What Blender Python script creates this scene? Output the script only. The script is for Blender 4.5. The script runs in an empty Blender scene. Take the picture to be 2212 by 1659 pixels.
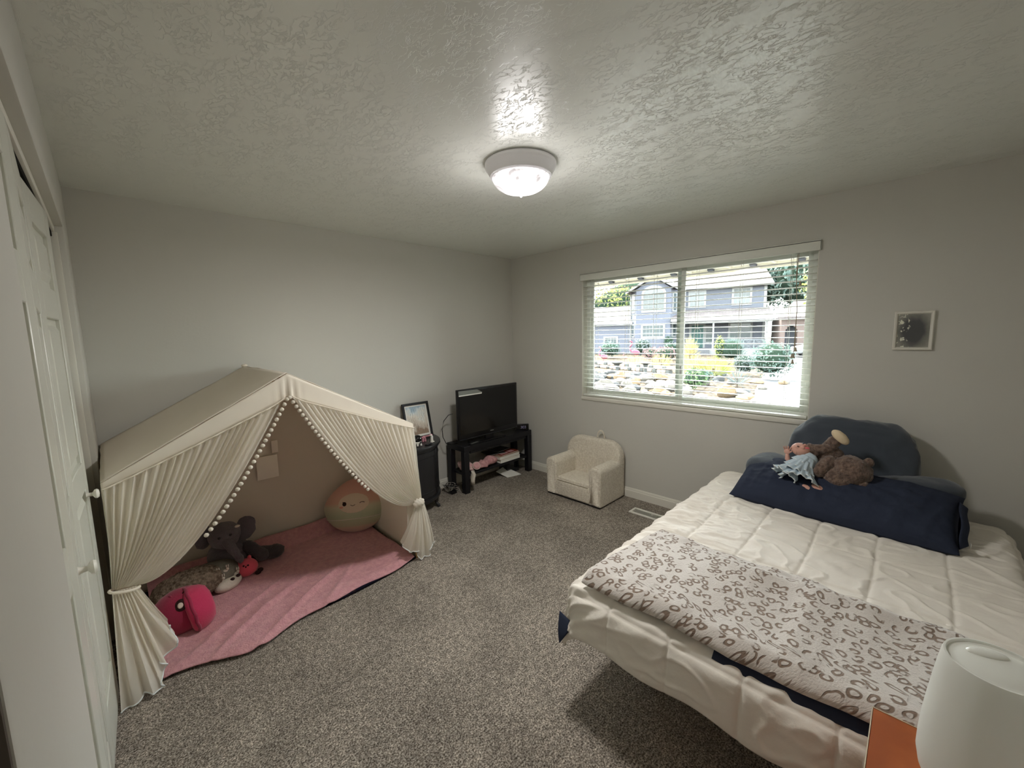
import bpy, bmesh, math, random
from mathutils import Vector, Matrix, noise
PI = math.pi
sc = bpy.context.scene
COL = sc.collection
rnd = random.Random(7)

# ------------------------------------------------------------------ camera, sky, sun, exposure
F_PX = 880.4164
cam_d = bpy.data.cameras.new('camera')
cam = bpy.data.objects.new('camera', cam_d); COL.objects.link(cam)
cam_d.sensor_width = 36.0; cam_d.lens = F_PX * 36.0 / 2212.0
cam_d.clip_start = 0.02; cam_d.clip_end = 400
def cam_basis(yaw, pitch, roll):
    f = Vector((math.cos(pitch)*math.cos(yaw), math.cos(pitch)*math.sin(yaw), math.sin(pitch)))
    r = Vector((math.sin(yaw), -math.cos(yaw), 0)); u = r.cross(f)
    return f, r*math.cos(roll)+u*math.sin(roll), -r*math.sin(roll)+u*math.cos(roll)
f_, r_, u_ = cam_basis(0.7883473850006598, -0.11990202990455538, -0.02110746260667202)
m_ = Matrix(((r_.x, u_.x, -f_.x, 0), (r_.y, u_.y, -f_.y, 0), (r_.z, u_.z, -f_.z, 1.5691863309386251), (0, 0, 0, 1)))
cam.matrix_world = m_
sc.camera = cam

world = bpy.data.worlds.new('world'); sc.world = world; world.use_nodes = True
wn = world.node_tree.nodes; wl = world.node_tree.links
sky = wn.new('ShaderNodeTexSky'); sky.sky_type = 'NISHITA'; sky.sun_disc = False
sky.sun_elevation = math.radians(52); sky.sun_rotation = math.radians(30)
sky.air_density = 1.0; sky.dust_density = 2.5; sky.ozone_density = 1.0
bg = wn['Background']; bg.inputs['Strength'].default_value = 2.9
hs = wn.new('ShaderNodeHueSaturation'); hs.inputs['Saturation'].default_value = .28      # hazy bright summer sky
wl.new(sky.outputs[0], hs.inputs['Color']); wl.new(hs.outputs[0], bg.inputs['Color'])

sun_d = bpy.data.lights.new('sun', 'SUN'); sun_d.energy = 8.0; sun_d.angle = math.radians(0.6); sun_d.color = (1.0, 0.95, 0.87)
sun = bpy.data.objects.new('sun', sun_d); COL.objects.link(sun)
sun_dir = Vector((0.30, 0.52, 0.80)).normalized()
sun.rotation_euler = sun_dir.to_track_quat('Z', 'Y').to_euler()
sun.location = (20, 20, 30)

sc.view_settings.view_transform = 'Standard'; sc.view_settings.look = 'None'
sc.view_settings.exposure = 0.68; sc.view_settings.gamma = 1.0; sc.view_settings.use_curve_mapping = False
sc.cycles.use_denoising = True
sc.cycles.max_bounces = 10; sc.cycles.diffuse_bounces = 6; sc.cycles.glossy_bounces = 3
sc.cycles.transmission_bounces = 6; sc.cycles.transparent_max_bounces = 16
sc.cycles.sample_clamp_indirect = 6.0
sc.cycles.caustics_reflective = False; sc.cycles.caustics_refractive = False

# ------------------------------------------------------------------ materials
DIM = 1.0
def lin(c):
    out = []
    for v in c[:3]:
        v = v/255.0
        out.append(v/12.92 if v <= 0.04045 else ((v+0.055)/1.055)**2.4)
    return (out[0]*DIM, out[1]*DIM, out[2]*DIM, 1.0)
MATS = {}
def M(name, rgb, rough=0.8, spec=0.3, bump=None, var=None, metal=0.0, trans=0.0, alpha=1.0, emit=None, sheen=0.0, sss=0.0, thin=0.0, bump2=None):
    if name in MATS: return MATS[name]
    m = bpy.data.materials.new(name); m.use_nodes = True
    nt = m.node_tree; b = nt.nodes['Principled BSDF']
    b.inputs['Base Color'].default_value = lin(rgb)
    b.inputs['Roughness'].default_value = rough
    b.inputs['Specular IOR Level'].default_value = spec
    b.inputs['Metallic'].default_value = metal
    b.inputs['Transmission Weight'].default_value = trans
    b.inputs['Alpha'].default_value = alpha
    if sheen: b.inputs['Sheen Weight'].default_value = sheen; b.inputs['Sheen Roughness'].default_value = .5
    if emit:
        b.inputs['Emission Color'].default_value = lin(emit[0]); b.inputs['Emission Strength'].default_value = emit[1]
    tc = nt.nodes.new('ShaderNodeTexCoord')
    if var:   # (scale, rgb2, lo, hi, detail)
        n = nt.nodes.new('ShaderNodeTexNoise'); n.inputs['Scale'].default_value = var[0]
        n.inputs['Detail'].default_value = var[4] if len(var) > 4 else 3
        nt.links.new(tc.outputs['Object'], n.inputs['Vector'])
        r = nt.nodes.new('ShaderNodeValToRGB')
        r.color_ramp.elements[0].position = var[2]; r.color_ramp.elements[1].position = var[3]
        r.color_ramp.elements[0].color = lin(rgb); r.color_ramp.elements[1].color = lin(var[1])
        nt.links.new(n.outputs['Fac'], r.inputs['Fac']); nt.links.new(r.outputs['Color'], b.inputs['Base Color'])
    last = None
    for bp in (bump, bump2):
        if not bp: continue        # (scale, strength, distance, detail)
        n = nt.nodes.new('ShaderNodeTexNoise'); n.inputs['Scale'].default_value = bp[0]
        n.inputs['Detail'].default_value = bp[3] if len(bp) > 3 else 3
        nt.links.new(tc.outputs['Object'], n.inputs['Vector'])
        k = nt.nodes.new('ShaderNodeBump'); k.inputs['Strength'].default_value = bp[1]; k.inputs['Distance'].default_value = bp[2]
        nt.links.new(n.outputs['Fac'], k.inputs['Height'])
        if last: nt.links.new(last.outputs['Normal'], k.inputs['Normal'])
        last = k
    if last: nt.links.new(last.outputs['Normal'], b.inputs['Normal'])
    if thin:   # cloth that lets light through
        out = nt.nodes['Material Output']
        tr = nt.nodes.new('ShaderNodeBsdfTranslucent'); tr.inputs['Color'].default_value = lin(rgb)
        mx = nt.nodes.new('ShaderNodeMixShader'); mx.inputs[0].default_value = thin
        nt.links.new(b.outputs[0], mx.inputs[1]); nt.links.new(tr.outputs[0], mx.inputs[2]); nt.links.new(mx.outputs[0], out.inputs['Surface'])
    MATS[name] = m
    return m
def nodes_of(m): return m.node_tree.nodes, m.node_tree.links, m.node_tree.nodes['Principled BSDF']

# painted walls
M('wall_paint', (199, 197, 189), .55, .35, bump=(55, .12, .004, 2))
# ceiling with knockdown plaster texture
def ceiling_mat():
    m = M('ceiling_paint', (228, 229, 222), .31, 1.0)
    n, l, b = nodes_of(m)
    tc = n.new('ShaderNodeTexCoord')
    w = n.new('ShaderNodeTexNoise'); w.inputs['Scale'].default_value = 9; w.inputs['Detail'].default_value = 2
    mp = n.new('ShaderNodeMapping'); mp.inputs['Scale'].default_value = (1.5, .8, 1)
    l.new(tc.outputs['Object'], mp.inputs['Vector'])
    a = n.new('ShaderNodeTexNoise'); a.inputs['Scale'].default_value = 26; a.inputs['Detail'].default_value = 6; a.inputs['Roughness'].default_value = .6; a.inputs['Distortion'].default_value = .5
    l.new(mp.outputs[0], a.inputs['Vector'])
    sub = n.new('ShaderNodeMath'); sub.operation = 'SUBTRACT'; sub.inputs[1].default_value = .5; l.new(a.outputs['Fac'], sub.inputs[0])
    ab = n.new('ShaderNodeMath'); ab.operation = 'ABSOLUTE'; l.new(sub.outputs[0], ab.inputs[0])
    r = n.new('ShaderNodeMapRange'); r.inputs['From Min'].default_value = 0.0; r.inputs['From Max'].default_value = .03; r.inputs['To Min'].default_value = 0; r.inputs['To Max'].default_value = 1
    r.interpolation_type = 'SMOOTHSTEP'; l.new(ab.outputs[0], r.inputs['Value'])
    l.new(mp.outputs[0], w.inputs['Vector'])
    r2 = n.new('ShaderNodeMapRange'); r2.inputs['From Min'].default_value = .40; r2.inputs['From Max'].default_value = .62; l.new(w.outputs['Fac'], r2.inputs['Value'])
    mixn = n.new('ShaderNodeMix'); mixn.data_type = 'FLOAT'
    l.new(r2.outputs[0], mixn.inputs[0]); mixn.inputs[2].default_value = 1.0; l.new(r.outputs[0], mixn.inputs[3])
    k = n.new('ShaderNodeBump'); k.inputs['Strength'].default_value = .5; k.inputs['Distance'].default_value = .006
    l.new(mixn.outputs[0], k.inputs['Height']); l.new(k.outputs[0], b.inputs['Normal'])
ceiling_mat()
# carpet
def carpet_mat():
    m = M('carpet', (120, 112, 101), 1.0, .05)
    n, l, b = nodes_of(m)
    tc = n.new('ShaderNodeTexCoord')
    a = n.new('ShaderNodeTexNoise'); a.inputs['Scale'].default_value = 150; a.inputs['Detail'].default_value = 3; a.inputs['Roughness'].default_value = .7
    l.new(tc.outputs['Object'], a.inputs['Vector'])
    r = n.new('ShaderNodeValToRGB'); e = r.color_ramp.elements
    e[0].position = .36; e[0].color = lin((78, 69, 60)); e[1].position = .64; e[1].color = lin((226, 217, 204))
    x = e.new(.5); x.color = lin((160, 150, 137))
    l.new(a.outputs['Fac'], r.inputs['Fac'])
    big = n.new('ShaderNodeTexNoise'); big.inputs['Scale'].default_value = 3.5; big.inputs['Detail'].default_value = 4; l.new(tc.outputs['Object'], big.inputs['Vector'])
    rr = n.new('ShaderNodeMapRange'); rr.inputs['From Min'].default_value = .35; rr.inputs['From Max'].default_value = .65; rr.inputs['To Min'].default_value = .80; rr.inputs['To Max'].default_value = 1.08; l.new(big.outputs['Fac'], rr.inputs['Value'])
    md = n.new('ShaderNodeTexNoise'); md.inputs['Scale'].default_value = 48; md.inputs['Detail'].default_value = 2; l.new(tc.outputs['Object'], md.inputs['Vector'])
    r3 = n.new('ShaderNodeMapRange'); r3.inputs['From Min'].default_value = .35; r3.inputs['From Max'].default_value = .65; r3.inputs['To Min'].default_value = .72; r3.inputs['To Max'].default_value = 1.2; l.new(md.outputs['Fac'], r3.inputs['Value'])
    pm = n.new('ShaderNodeMath'); pm.operation = 'MULTIPLY'; l.new(rr.outputs[0], pm.inputs[0]); l.new(r3.outputs[0], pm.inputs[1])
    mx = n.new('ShaderNodeVectorMath'); mx.operation = 'SCALE'; l.new(r.outputs['Color'], mx.inputs[0]); l.new(pm.outputs[0], mx.inputs['Scale'])
    l.new(mx.outputs[0], b.inputs['Base Color'])
    k = n.new('ShaderNodeBump'); k.inputs['Strength'].default_value = .9; k.inputs['Distance'].default_value = .012
    l.new(a.outputs['Fac'], k.inputs['Height']); l.new(k.outputs[0], b.inputs['Normal'])
carpet_mat()
M('white_trim', (222, 219, 208), .35, .45)
M('closet_paint', (205, 205, 194), .28, .5, bump=(60, .05, .003, 2))
M('dark_gap', (22, 20, 18), .9, .1)
M('vinyl_white', (232, 234, 228), .35, .4)
M('slat_white', (238, 239, 230), .38, .45, thin=.12)
M('cord_white', (225, 224, 212), .8, .1)
M('bead_tan', (170, 158, 138), .6, .3)
M('canvas_cream', (242, 234, 220), .95, .05, bump=(420, .25, .001, 2), thin=.22)
M('black_wood', (22, 22, 26), .42, .4, bump=(30, .04, .002, 2))
M('black_paint', (36, 36, 38), .33, .5, bump=(18, .05, .002, 3))
M('black_plastic', (12, 12, 15), .3, .5)
M('screen_black', (7, 7, 10), .14, .5)
M('silver', (190, 190, 188), .3, .5, metal=.7)
M('grey_tape', (122, 124, 118), .6, .3)
M('fleece_cream', (226, 218, 202), 1.0, .02, bump=(95, .9, .008, 4), bump2=(9, .25, .01, 2), sheen=.3, var=(60, (208, 198, 180), .35, .65, 3))
M('comforter', (232, 226, 216), .85, .15, bump=(16, .45, .012, 5), bump2=(500, .15, .0006, 1))
M('navy_cotton', (44, 50, 66), .85, .15, bump=(14, .35, .01, 4), bump2=(600, .2, .0006, 1))
M('navy_plush', (68, 74, 82), .9, .1, bump=(10, .4, .012, 4), sheen=.35)
M('mattress_white', (190, 180, 165), .9, .1)
M('pine', (196, 160, 112), .6, .3, bump=(40, .1, .002, 3))
M('orange_wood', (176, 98, 50), .36, .4, var=(9, (152, 78, 38), .35, .65, 5))
M('worn_edge', (205, 190, 165), .8, .1)
M('frost_white', (240, 240, 234), .32, .4, thin=.25)
M('pink_fleece', (212, 158, 162), 1.0, .02, bump=(120, .9, .006, 4), sheen=.3, var=(40, (196, 142, 148), .35, .65, 3))
M('hot_pink', (200, 62, 98), .95, .05, bump=(160, .5, .003, 3), sheen=.3)
M('deep_pink', (158, 50, 78), .95, .05, bump=(160, .5, .003, 3), sheen=.3)
M('soft_pink', (228, 96, 112), .95, .05, bump=(160, .5, .003, 3), sheen=.3)
M('grey_plush', (104, 98, 102), 1.0, .02, bump=(90, .9, .008, 4), sheen=.3)
M('dark_grey_plush', (78, 72, 74), 1.0, .02, bump=(90, .9, .008, 4), sheen=.3)
M('green_grey_cloth', (128, 124, 112), 1.0, .02, bump=(90, .6, .006, 4))
M('shag_tan', (150, 134, 116), 1.0, .02, bump=(70, 1.0, .02, 5), var=(45, (96, 82, 68), .35, .65, 4))
M('white_plush', (212, 204, 190), 1.0, .02, bump=(120, .6, .004, 3))
M('brown_plush', (124, 104, 92), 1.0, .02, bump=(75, 1.0, .014, 5), var=(50, (88, 72, 64), .35, .65, 4), sheen=.3)
M('cream_plush', (208, 190, 160), 1.0, .02, bump=(120, .6, .004, 3))
M('doll_skin', (198, 152, 136), .6, .3)
M('pale_blue', (196, 212, 222), .9, .05, bump=(200, .3, .002, 2), thin=.1)
M('lace_white', (226, 230, 230), .9, .05)
M('black_eye', (14, 10, 12), .25, .5)
M('brown_dark', (46, 22, 20), .6, .3)
M('eye_white', (228, 214, 200), .4, .4)
M('mat_navy', (26, 24, 36), .95, .05, var=(14, (60, 44, 40), .55, .7, 3))
M('alabaster', (240, 232, 226), .3, .4)
M('lamp_metal', (244, 242, 246), .35, .4)
M('paper_white', (226, 224, 216), .9, .1)
M('book_red', (122, 52, 34), .8, .2)
M('cable_grey', (150, 146, 136), .6, .3)
M('cable_black', (18, 16, 16), .5, .3)
M('pink_knit', (206, 160, 158), 1.0, .02, bump=(90, .8, .006, 4), var=(30, (188, 138, 140), .4, .6, 3))
M('glass_dark', (30, 34, 40), .12, .6)
# tulle (sheer)
def sheer(name, rgb, alpha):
    m = M(name, rgb, .9, .05)
    n, l, b = nodes_of(m); out = n['Material Output']
    tr = n.new('ShaderNodeBsdfTranslucent'); tr.inputs['Color'].default_value = lin(rgb)
    mx = n.new('ShaderNodeMixShader'); mx.inputs[0].default_value = .4
    l.new(b.outputs[0], mx.inputs[1]); l.new(tr.outputs[0], mx.inputs[2])
    tp = n.new('ShaderNodeBsdfTransparent'); m2 = n.new('ShaderNodeMixShader'); m2.inputs[0].default_value = alpha
    l.new(tp.outputs[0], m2.inputs[1]); l.new(mx.outputs[0], m2.inputs[2]); l.new(m2.outputs[0], out.inputs['Surface'])
sheer('tulle', (248, 243, 232), .80)
def pane_mat():
    m = M('window_glass', (255, 255, 255), .03, .5)
    n, l, b = nodes_of(m); out = n['Material Output']
    tp = n.new('ShaderNodeBsdfTransparent'); tp.inputs['Color'].default_value = (.93, .96, .94, 1)
    g = n.new('ShaderNodeBsdfGlossy'); g.inputs['Roughness'].default_value = .03
    fr = n.new('ShaderNodeFresnel'); fr.inputs['IOR'].default_value = 1.35
    mx = n.new('ShaderNodeMixShader'); l.new(fr.outputs[0], mx.inputs[0]); l.new(tp.outputs[0], mx.inputs[1]); l.new(g.outputs[0], mx.inputs[2])
    l.new(mx.outputs[0], out.inputs['Surface'])
pane_mat()
# leopard fleece
def leopard_mat():
    m = M('leopard_fleece', (206, 202, 196), 1.0, .03, sheen=.4)
    n, l, b = nodes_of(m)
    tc = n.new('ShaderNodeTexCoord')
    dn = n.new('ShaderNodeTexNoise'); dn.inputs['Scale'].default_value = 18; dn.inputs['Detail'].default_value = 2
    l.new(tc.outputs['UV'], dn.inputs['Vector'])
    s = n.new('ShaderNodeVectorMath'); s.operation = 'SCALE'; s.inputs['Scale'].default_value = .035; l.new(dn.outputs['Color'], s.inputs[0])
    ad = n.new('ShaderNodeVectorMath'); ad.operation = 'ADD'; l.new(tc.outputs['UV'], ad.inputs[0]); l.new(s.outputs[0], ad.inputs[1])
    v = n.new('ShaderNodeTexVoronoi'); v.voronoi_dimensions = '2D'; v.inputs['Scale'].default_value = 27; v.inputs['Randomness'].default_value = .85
    l.new(ad.outputs[0], v.inputs['Vector'])
    def band(lo1, lo2, hi1, hi2):
        a = n.new('ShaderNodeMapRange'); a.inputs['From Min'].default_value = lo1; a.inputs['From Max'].default_value = lo2; a.interpolation_type = 'SMOOTHSTEP'
        c = n.new('ShaderNodeMapRange'); c.inputs['From Min'].default_value = hi1; c.inputs['From Max'].default_value = hi2; c.inputs['To Min'].default_value = 1; c.inputs['To Max'].default_value = 0; c.interpolation_type = 'SMOOTHSTEP'
        l.new(v.outputs['Distance'], a.inputs['Value']); l.new(v.outputs['Distance'], c.inputs['Value'])
        p = n.new('ShaderNodeMath'); p.operation = 'MULTIPLY'; l.new(a.outputs[0], p.inputs[0]); l.new(c.outputs[0], p.inputs[1]); return p
    ring = band(.15, .22, .34, .41)
    g = n.new('ShaderNodeTexNoise'); g.inputs['Scale'].default_value = 26; g.inputs['Detail'].default_value = 1
    l.new(tc.outputs['UV'], g.inputs['Vector'])
    gm = n.new('ShaderNodeMapRange'); gm.inputs['From Min'].default_value = .40; gm.inputs['From Max'].default_value = .46; l.new(g.outputs['Fac'], gm.inputs['Value'])
    p = n.new('ShaderNodeMath'); p.operation = 'MULTIPLY'; l.new(ring.outputs[0], p.inputs[0]); l.new(gm.outputs[0], p.inputs[1])
    mix = n.new('ShaderNodeMix'); mix.data_type = 'RGBA'
    l.new(p.outputs[0], mix.inputs[0]); mix.inputs[6].default_value = lin((206, 199, 192)); mix.inputs[7].default_value = lin((136, 118, 104))
    l.new(mix.outputs[2], b.inputs['Base Color'])
    bn = n.new('ShaderNodeTexNoise'); bn.inputs['Scale'].default_value = 160; bn.inputs['Detail'].default_value = 3; l.new(tc.outputs['UV'], bn.inputs['Vector'])
    su = n.new('ShaderNodeMath'); su.operation = 'SUBTRACT'; l.new(bn.outputs['Fac'], su.inputs[0]); l.new(p.outputs[0], su.inputs[1])
    k = n.new('ShaderNodeBump'); k.inputs['Strength'].default_value = .7; k.inputs['Distance'].default_value = .004; l.new(su.outputs[0], k.inputs['Height']); l.new(k.outputs[0], b.inputs['Normal'])
leopard_mat()

# ------------------------------------------------------------------ mesh helpers
class MB:
    def __init__(s): s.v = []; s.f = []; s.uv = None
    def add(s, vs, fs):
        o = len(s.v); s.v += [Vector(v) for v in vs]; s.f += [tuple(i+o for i in f) for f in fs]; return s
    def box(s, x0, y0, z0, x1, y1, z1):
        return s.add([(x0,y0,z0),(x1,y0,z0),(x1,y1,z0),(x0,y1,z0),(x0,y0,z1),(x1,y0,z1),(x1,y1,z1),(x0,y1,z1)],
              [(0,3,2,1),(4,5,6,7),(0,1,5,4),(1,2,6,5),(2,3,7,6),(3,0,4,7)])
    def obox(s, c, ux, uy, uz):   # oriented box: centre and half-axes
        c, ux, uy, uz = map(Vector, (c, ux, uy, uz))
        vs = [c+a*ux+b*uy+d*uz for d in (-1,1) for a,b in ((-1,-1),(1,-1),(1,1),(-1,1))]
        return s.add(vs, [(0,3,2,1),(4,5,6,7),(0,1,5,4),(1,2,6,5),(2,3,7,6),(3,0,4,7)])
    def grid(s, fn, nu, nv, closeu=False, flip=False):
        o = len(s.v); cu = nu if closeu else nu+1
        for j in range(nv+1):
            for i in range(cu): s.v.append(Vector(fn(i/nu, j/nv)))
        for j in range(nv):
            for i in range(nu):
                a = o+j*cu+i; b = o+j*cu+(i+1) % cu; c = b+cu; d = a+cu
                s.f.append((a,d,c,b) if flip else (a,b,c,d))
        return s
    def lathe(s, prof, n=32, c=(0,0,0), axis=None):
        c = Vector(c); o = len(s.v); R = axis or Matrix.Identity(3)
        for r, z in prof:
            for i in range(n):
                a = 2*PI*i/n; s.v.append(c + R @ Vector((r*math.cos(a), r*math.sin(a), z)))
        for j in range(len(prof)-1):
            for i in range(n):
                a = o+j*n+i; b = o+j*n+(i+1) % n; s.f.append((a, b, b+n, a+n))
        if prof[0][0] > 1e-6: s.f.append(tuple(o+i for i in reversed(range(n))))
        if prof[-1][0] > 1e-6: s.f.append(tuple(o+(len(prof)-1)*n+i for i in range(n)))
        return s
    def tube(s, pts, r, n=8, close=False):
        pts = [Vector(p) for p in pts]; o = len(s.v); N = len(pts)
        up = Vector((0,0,1))
        for k, p in enumerate(pts):
            a = pts[(k-1) % N] if (k > 0 or close) else p; b = pts[(k+1) % N] if (k < N-1 or close) else p
            t = (b-a).normalized(); q = up if abs(t.z) < .95 else Vector((1,0,0))
            x = t.cross(q).normalized(); y = x.cross(t)
            rr = r[k] if isinstance(r, (list, tuple)) else r
            for i in range(n):
                an = 2*PI*i/n; s.v.append(p + x*(rr*math.cos(an)) + y*(rr*math.sin(an)))
        for k in range(N if close else N-1):
            for i in range(n):
                a = o+k*n+i; b = o+k*n+(i+1) % n; c = o+((k+1) % N)*n+(i+1) % n; d = o+((k+1) % N)*n+i
                s.f.append((a,b,c,d))
        if not close:
            s.f.append(tuple(o+i for i in reversed(range(n)))); s.f.append(tuple(o+(N-1)*n+i for i in range(n)))
        return s
    def ell(s, c, r, nu=20, nv=12, R=None, p=1.0, fn=None):
        c = Vector(c); R = R or Matrix.Identity(3); o = len(s.v)
        pw = lambda x: math.copysign(abs(x)**p, x)
        def P(th, ph):
            q = Vector((pw(math.cos(ph))*pw(math.cos(th)), pw(math.cos(ph))*pw(math.sin(th)), pw(math.sin(ph))))
            if fn: q = fn(q)
            return c + R @ Vector((q.x*r[0], q.y*r[1], q.z*r[2]))
        s.v.append(P(0, -PI/2))
        for j in range(1, nv):
            for i in range(nu): s.v.append(P(2*PI*i/nu, -PI/2+PI*j/nv))
        s.v.append(P(0, PI/2)); top = len(s.v)-1
        for i in range(nu):
            s.f.append((o, o+1+(i+1) % nu, o+1+i)); b = o+1+(nv-2)*nu
            s.f.append((top, b+i, b+(i+1) % nu))
        for j in range(nv-2):
            for i in range(nu):
                a = o+1+j*nu+i; d = o+1+j*nu+(i+1) % nu; s.f.append((a, d, d+nu, a+nu))
        return s
    def prism(s, poly, axis, a0, a1):
        n = len(poly); o = len(s.v)
        def mk(p, a):
            if axis == 'x': return (a, p[0], p[1])
            if axis == 'y': return (p[0], a, p[1])
            return (p[0], p[1], a)
        for a in (a0, a1):
            for p in poly: s.v.append(Vector(mk(p, a)))
        for i in range(n):
            j = (i+1) % n; s.f.append((o+i, o+j, o+n+j, o+n+i))
        s.f.append(tuple(o+i for i in reversed(range(n)))); s.f.append(tuple(o+n+i for i in range(n)))
        return s
    def xf(s, fn):
        s.v = [Vector(fn(v)) for v in s.v]; return s
    def join(s, o): return s.add(o.v, o.f)
    def push(s, fn):      # move every vertex along its normal by fn(co, normal)
        nn = [Vector((0,0,0)) for _ in s.v]
        for f in s.f:
            a, b, c = s.v[f[0]], s.v[f[1]], s.v[f[2]]
            k = (b-a).cross(c-a)
            if len(f) > 3: k += (c-a).cross(s.v[f[3]]-a)
            for i in f: nn[i] += k
        s.v = [v + (q.normalized() if q.length > 1e-12 else q)*fn(v, q) for v, q in zip(s.v, nn)]
        return s
def wob(amp, freq, seed=0.0, oct=3):
    o = Vector((seed*3.7, seed*1.9, seed*5.3))
    return lambda v, q: amp*noise.fractal(v*freq+o, 1.0, 2.0, oct)
def root_off(o):
    v = Vector((0,0,0))
    while o is not None: v += o.location; o = o.parent
    return v
def obj(name, mb, mat, parent=None, bevel=0.0, seg=2, smooth=True, sharp=38, kind=None, label=None, uvf=None, recalc=True, solid=0.0, subd=0):
    me = bpy.data.meshes.new(name)
    vs = mb.v
    if parent is not None: off = root_off(parent)
    else:
        xs = [v.x for v in vs]; ys = [v.y for v in vs]; zs = [v.z for v in vs]
        off = Vector(((min(xs)+max(xs))/2, (min(ys)+max(ys))/2, min(zs)))
    me.from_pydata([v-off for v in vs], [], mb.f)
    bm = bmesh.new(); bm.from_mesh(me)
    if recalc: bmesh.ops.recalc_face_normals(bm, faces=bm.faces)
    if bevel > 0:
        ed = [e for e in bm.edges if len(e.link_faces) == 2 and e.calc_face_angle(0) > .5]
        bmesh.ops.bevel(bm, geom=ed, offset=bevel, segments=seg, affect='EDGES', profile=.5, clamp_overlap=True)
    for f in bm.faces: f.smooth = smooth
    if smooth:
        lim = math.radians(sharp)
        for e in bm.edges:
            if len(e.link_faces) == 2 and e.calc_face_angle(0) > lim: e.smooth = False
    if uvf:
        lay = bm.loops.layers.uv.new('UVMap')
        for f in bm.faces:
            for lp in f.loops: lp[lay].uv = uvf(lp.vert.co+off)
    bm.to_mesh(me); bm.free()
    me.materials.append(MATS[mat])
    o = bpy.data.objects.new(name, me); COL.objects.link(o)
    if parent is not None: o.parent = parent
    else: o.location = off
    if solid:
        k = o.modifiers.new('thickness', 'SOLIDIFY'); k.thickness = solid; k.offset = 0
    if subd:
        k = o.modifiers.new('smooth', 'SUBSURF'); k.levels = subd; k.render_levels = subd
    if kind: o['kind'] = kind
    if label: o['label'] = label
    return o
def thing(name, label, cat, loc, group=None):
    o = bpy.data.objects.new(name, None); COL.objects.link(o); o.location = loc
    o.empty_display_size = .05
    o['label'] = label; o['category'] = cat
    if group: o['group'] = group
    return o
def tag(o, label, cat, group=None, kind=None):
    o['label'] = label; o['category'] = cat
    if group: o['group'] = group
    if kind: o['kind'] = kind
    return o
def dup(o, parent=None):
    c = o.copy(); COL.objects.link(c); c.parent = parent
    return c
def dup_tree(o, loc, rotz=0, scale=1.0, label=None):
    r = o.copy(); COL.objects.link(r); r.location = loc; r.rotation_euler = (0,0,rotz); r.scale = (scale,)*3
    if label: r['label'] = label
    for ch in list(o.children):
        c = ch.copy(); COL.objects.link(c); c.parent = r
        for g in ch.children:
            d = g.copy(); COL.objects.link(d); d.parent = c
    return r
def text(name, body, size, M4, mat, parent, ext=.0004):
    cu = bpy.data.curves.new(name, 'FONT'); cu.body = body; cu.size = size; cu.extrude = ext; cu.align_x = 'CENTER'; cu.align_y = 'CENTER'
    t = bpy.data.objects.new(name, cu); COL.objects.link(t); cu.materials.append(MATS[mat])
    dg = bpy.context.evaluated_depsgraph_get(); me = bpy.data.meshes.new_from_object(t.evaluated_get(dg)); bpy.data.objects.remove(t)
    me.transform(Matrix.Translation(-root_off(parent)) @ M4); me.materials.clear(); me.materials.append(MATS[mat])
    t = bpy.data.objects.new(name, me); COL.objects.link(t); t.parent = parent
    return t

# ------------------------------------------------------------------ room shell
XB, YA, XL, H = 3.4435, 3.4387, -0.0795, 2.44
YR, XF, YC = -0.75, -1.35, 0.48           # side wall, wall behind the camera, outer corner of the closet
WY0, WY1, WZ0, WZ1 = 0.5275, 2.4424, 0.924, 2.150
CY0, CY1, CZ = 0.967, 2.95, 2.128         # closet opening
WT = .16
def struct(name, mb, mat, label=None, parent=None, **k):
    o = obj(name, mb, mat, parent, **k)
    if parent is None: o['kind'] = 'structure'
    if label: o['label'] = label
    return o
struct('floor', MB().box(XF-.2, YR-.2, -.12, XB+WT, YA+.15, 0), 'carpet', 'speckled taupe cut pile carpet covering the bedroom floor')
struct('ceiling', MB().box(XF-.2, YR-.2, H, XB+WT, YA+.15, H+.12), 'ceiling_paint', 'white ceiling with knockdown plaster texture')
struct('wall_back', MB().box(XL-.9, YA, 0, XB+WT, YA+.15, H), 'wall_paint', 'greige wall behind the play tent and television')
w = MB()
w.box(XB, YR-.2, 0, XB+WT, WY0, H); w.box(XB, WY1, 0, XB+WT, YA, H)
w.box(XB, WY0, 0, XB+WT, WY1, WZ0); w.box(XB, WY0, WZ1, XB+WT, WY1, H)
struct('wall_right', w, 'wall_paint', 'greige wall around the window above the bed')
w = MB()
w.box(XL-.115, YC, 0, XL, CY0, H); w.box(XL-.115, CY1, 0, XL, YA, H); w.box(XL-.115, CY0, CZ, XL, CY1, H)
w.box(XF, YC, 0, XL-.115, YC+.1, H); w.box(XL-.9, YC+.1, 0, XL-.8, YA, H)
struct('wall_left', w, 'wall_paint', 'greige closet wall at the left edge', bevel=.006)
struct('wall_front', MB().box(XF-.2, YR-.2, 0, XF, YC+.1, H), 'wall_paint')
struct('wall_side', MB().box(XF, YR-.2, 0, XB, YR, H), 'wall_paint')
M('return_shade', (74, 66, 58), .6, .3)  # shade on the return face put into the colour of an added strip
struct('trim_8', MB().box(XL-.14, YC-.006, 0, XL-.003, YC, 2.06), 'return_shade', 'added dark strip standing in for shade on the return face of the closet wall at the lower left edge')
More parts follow.
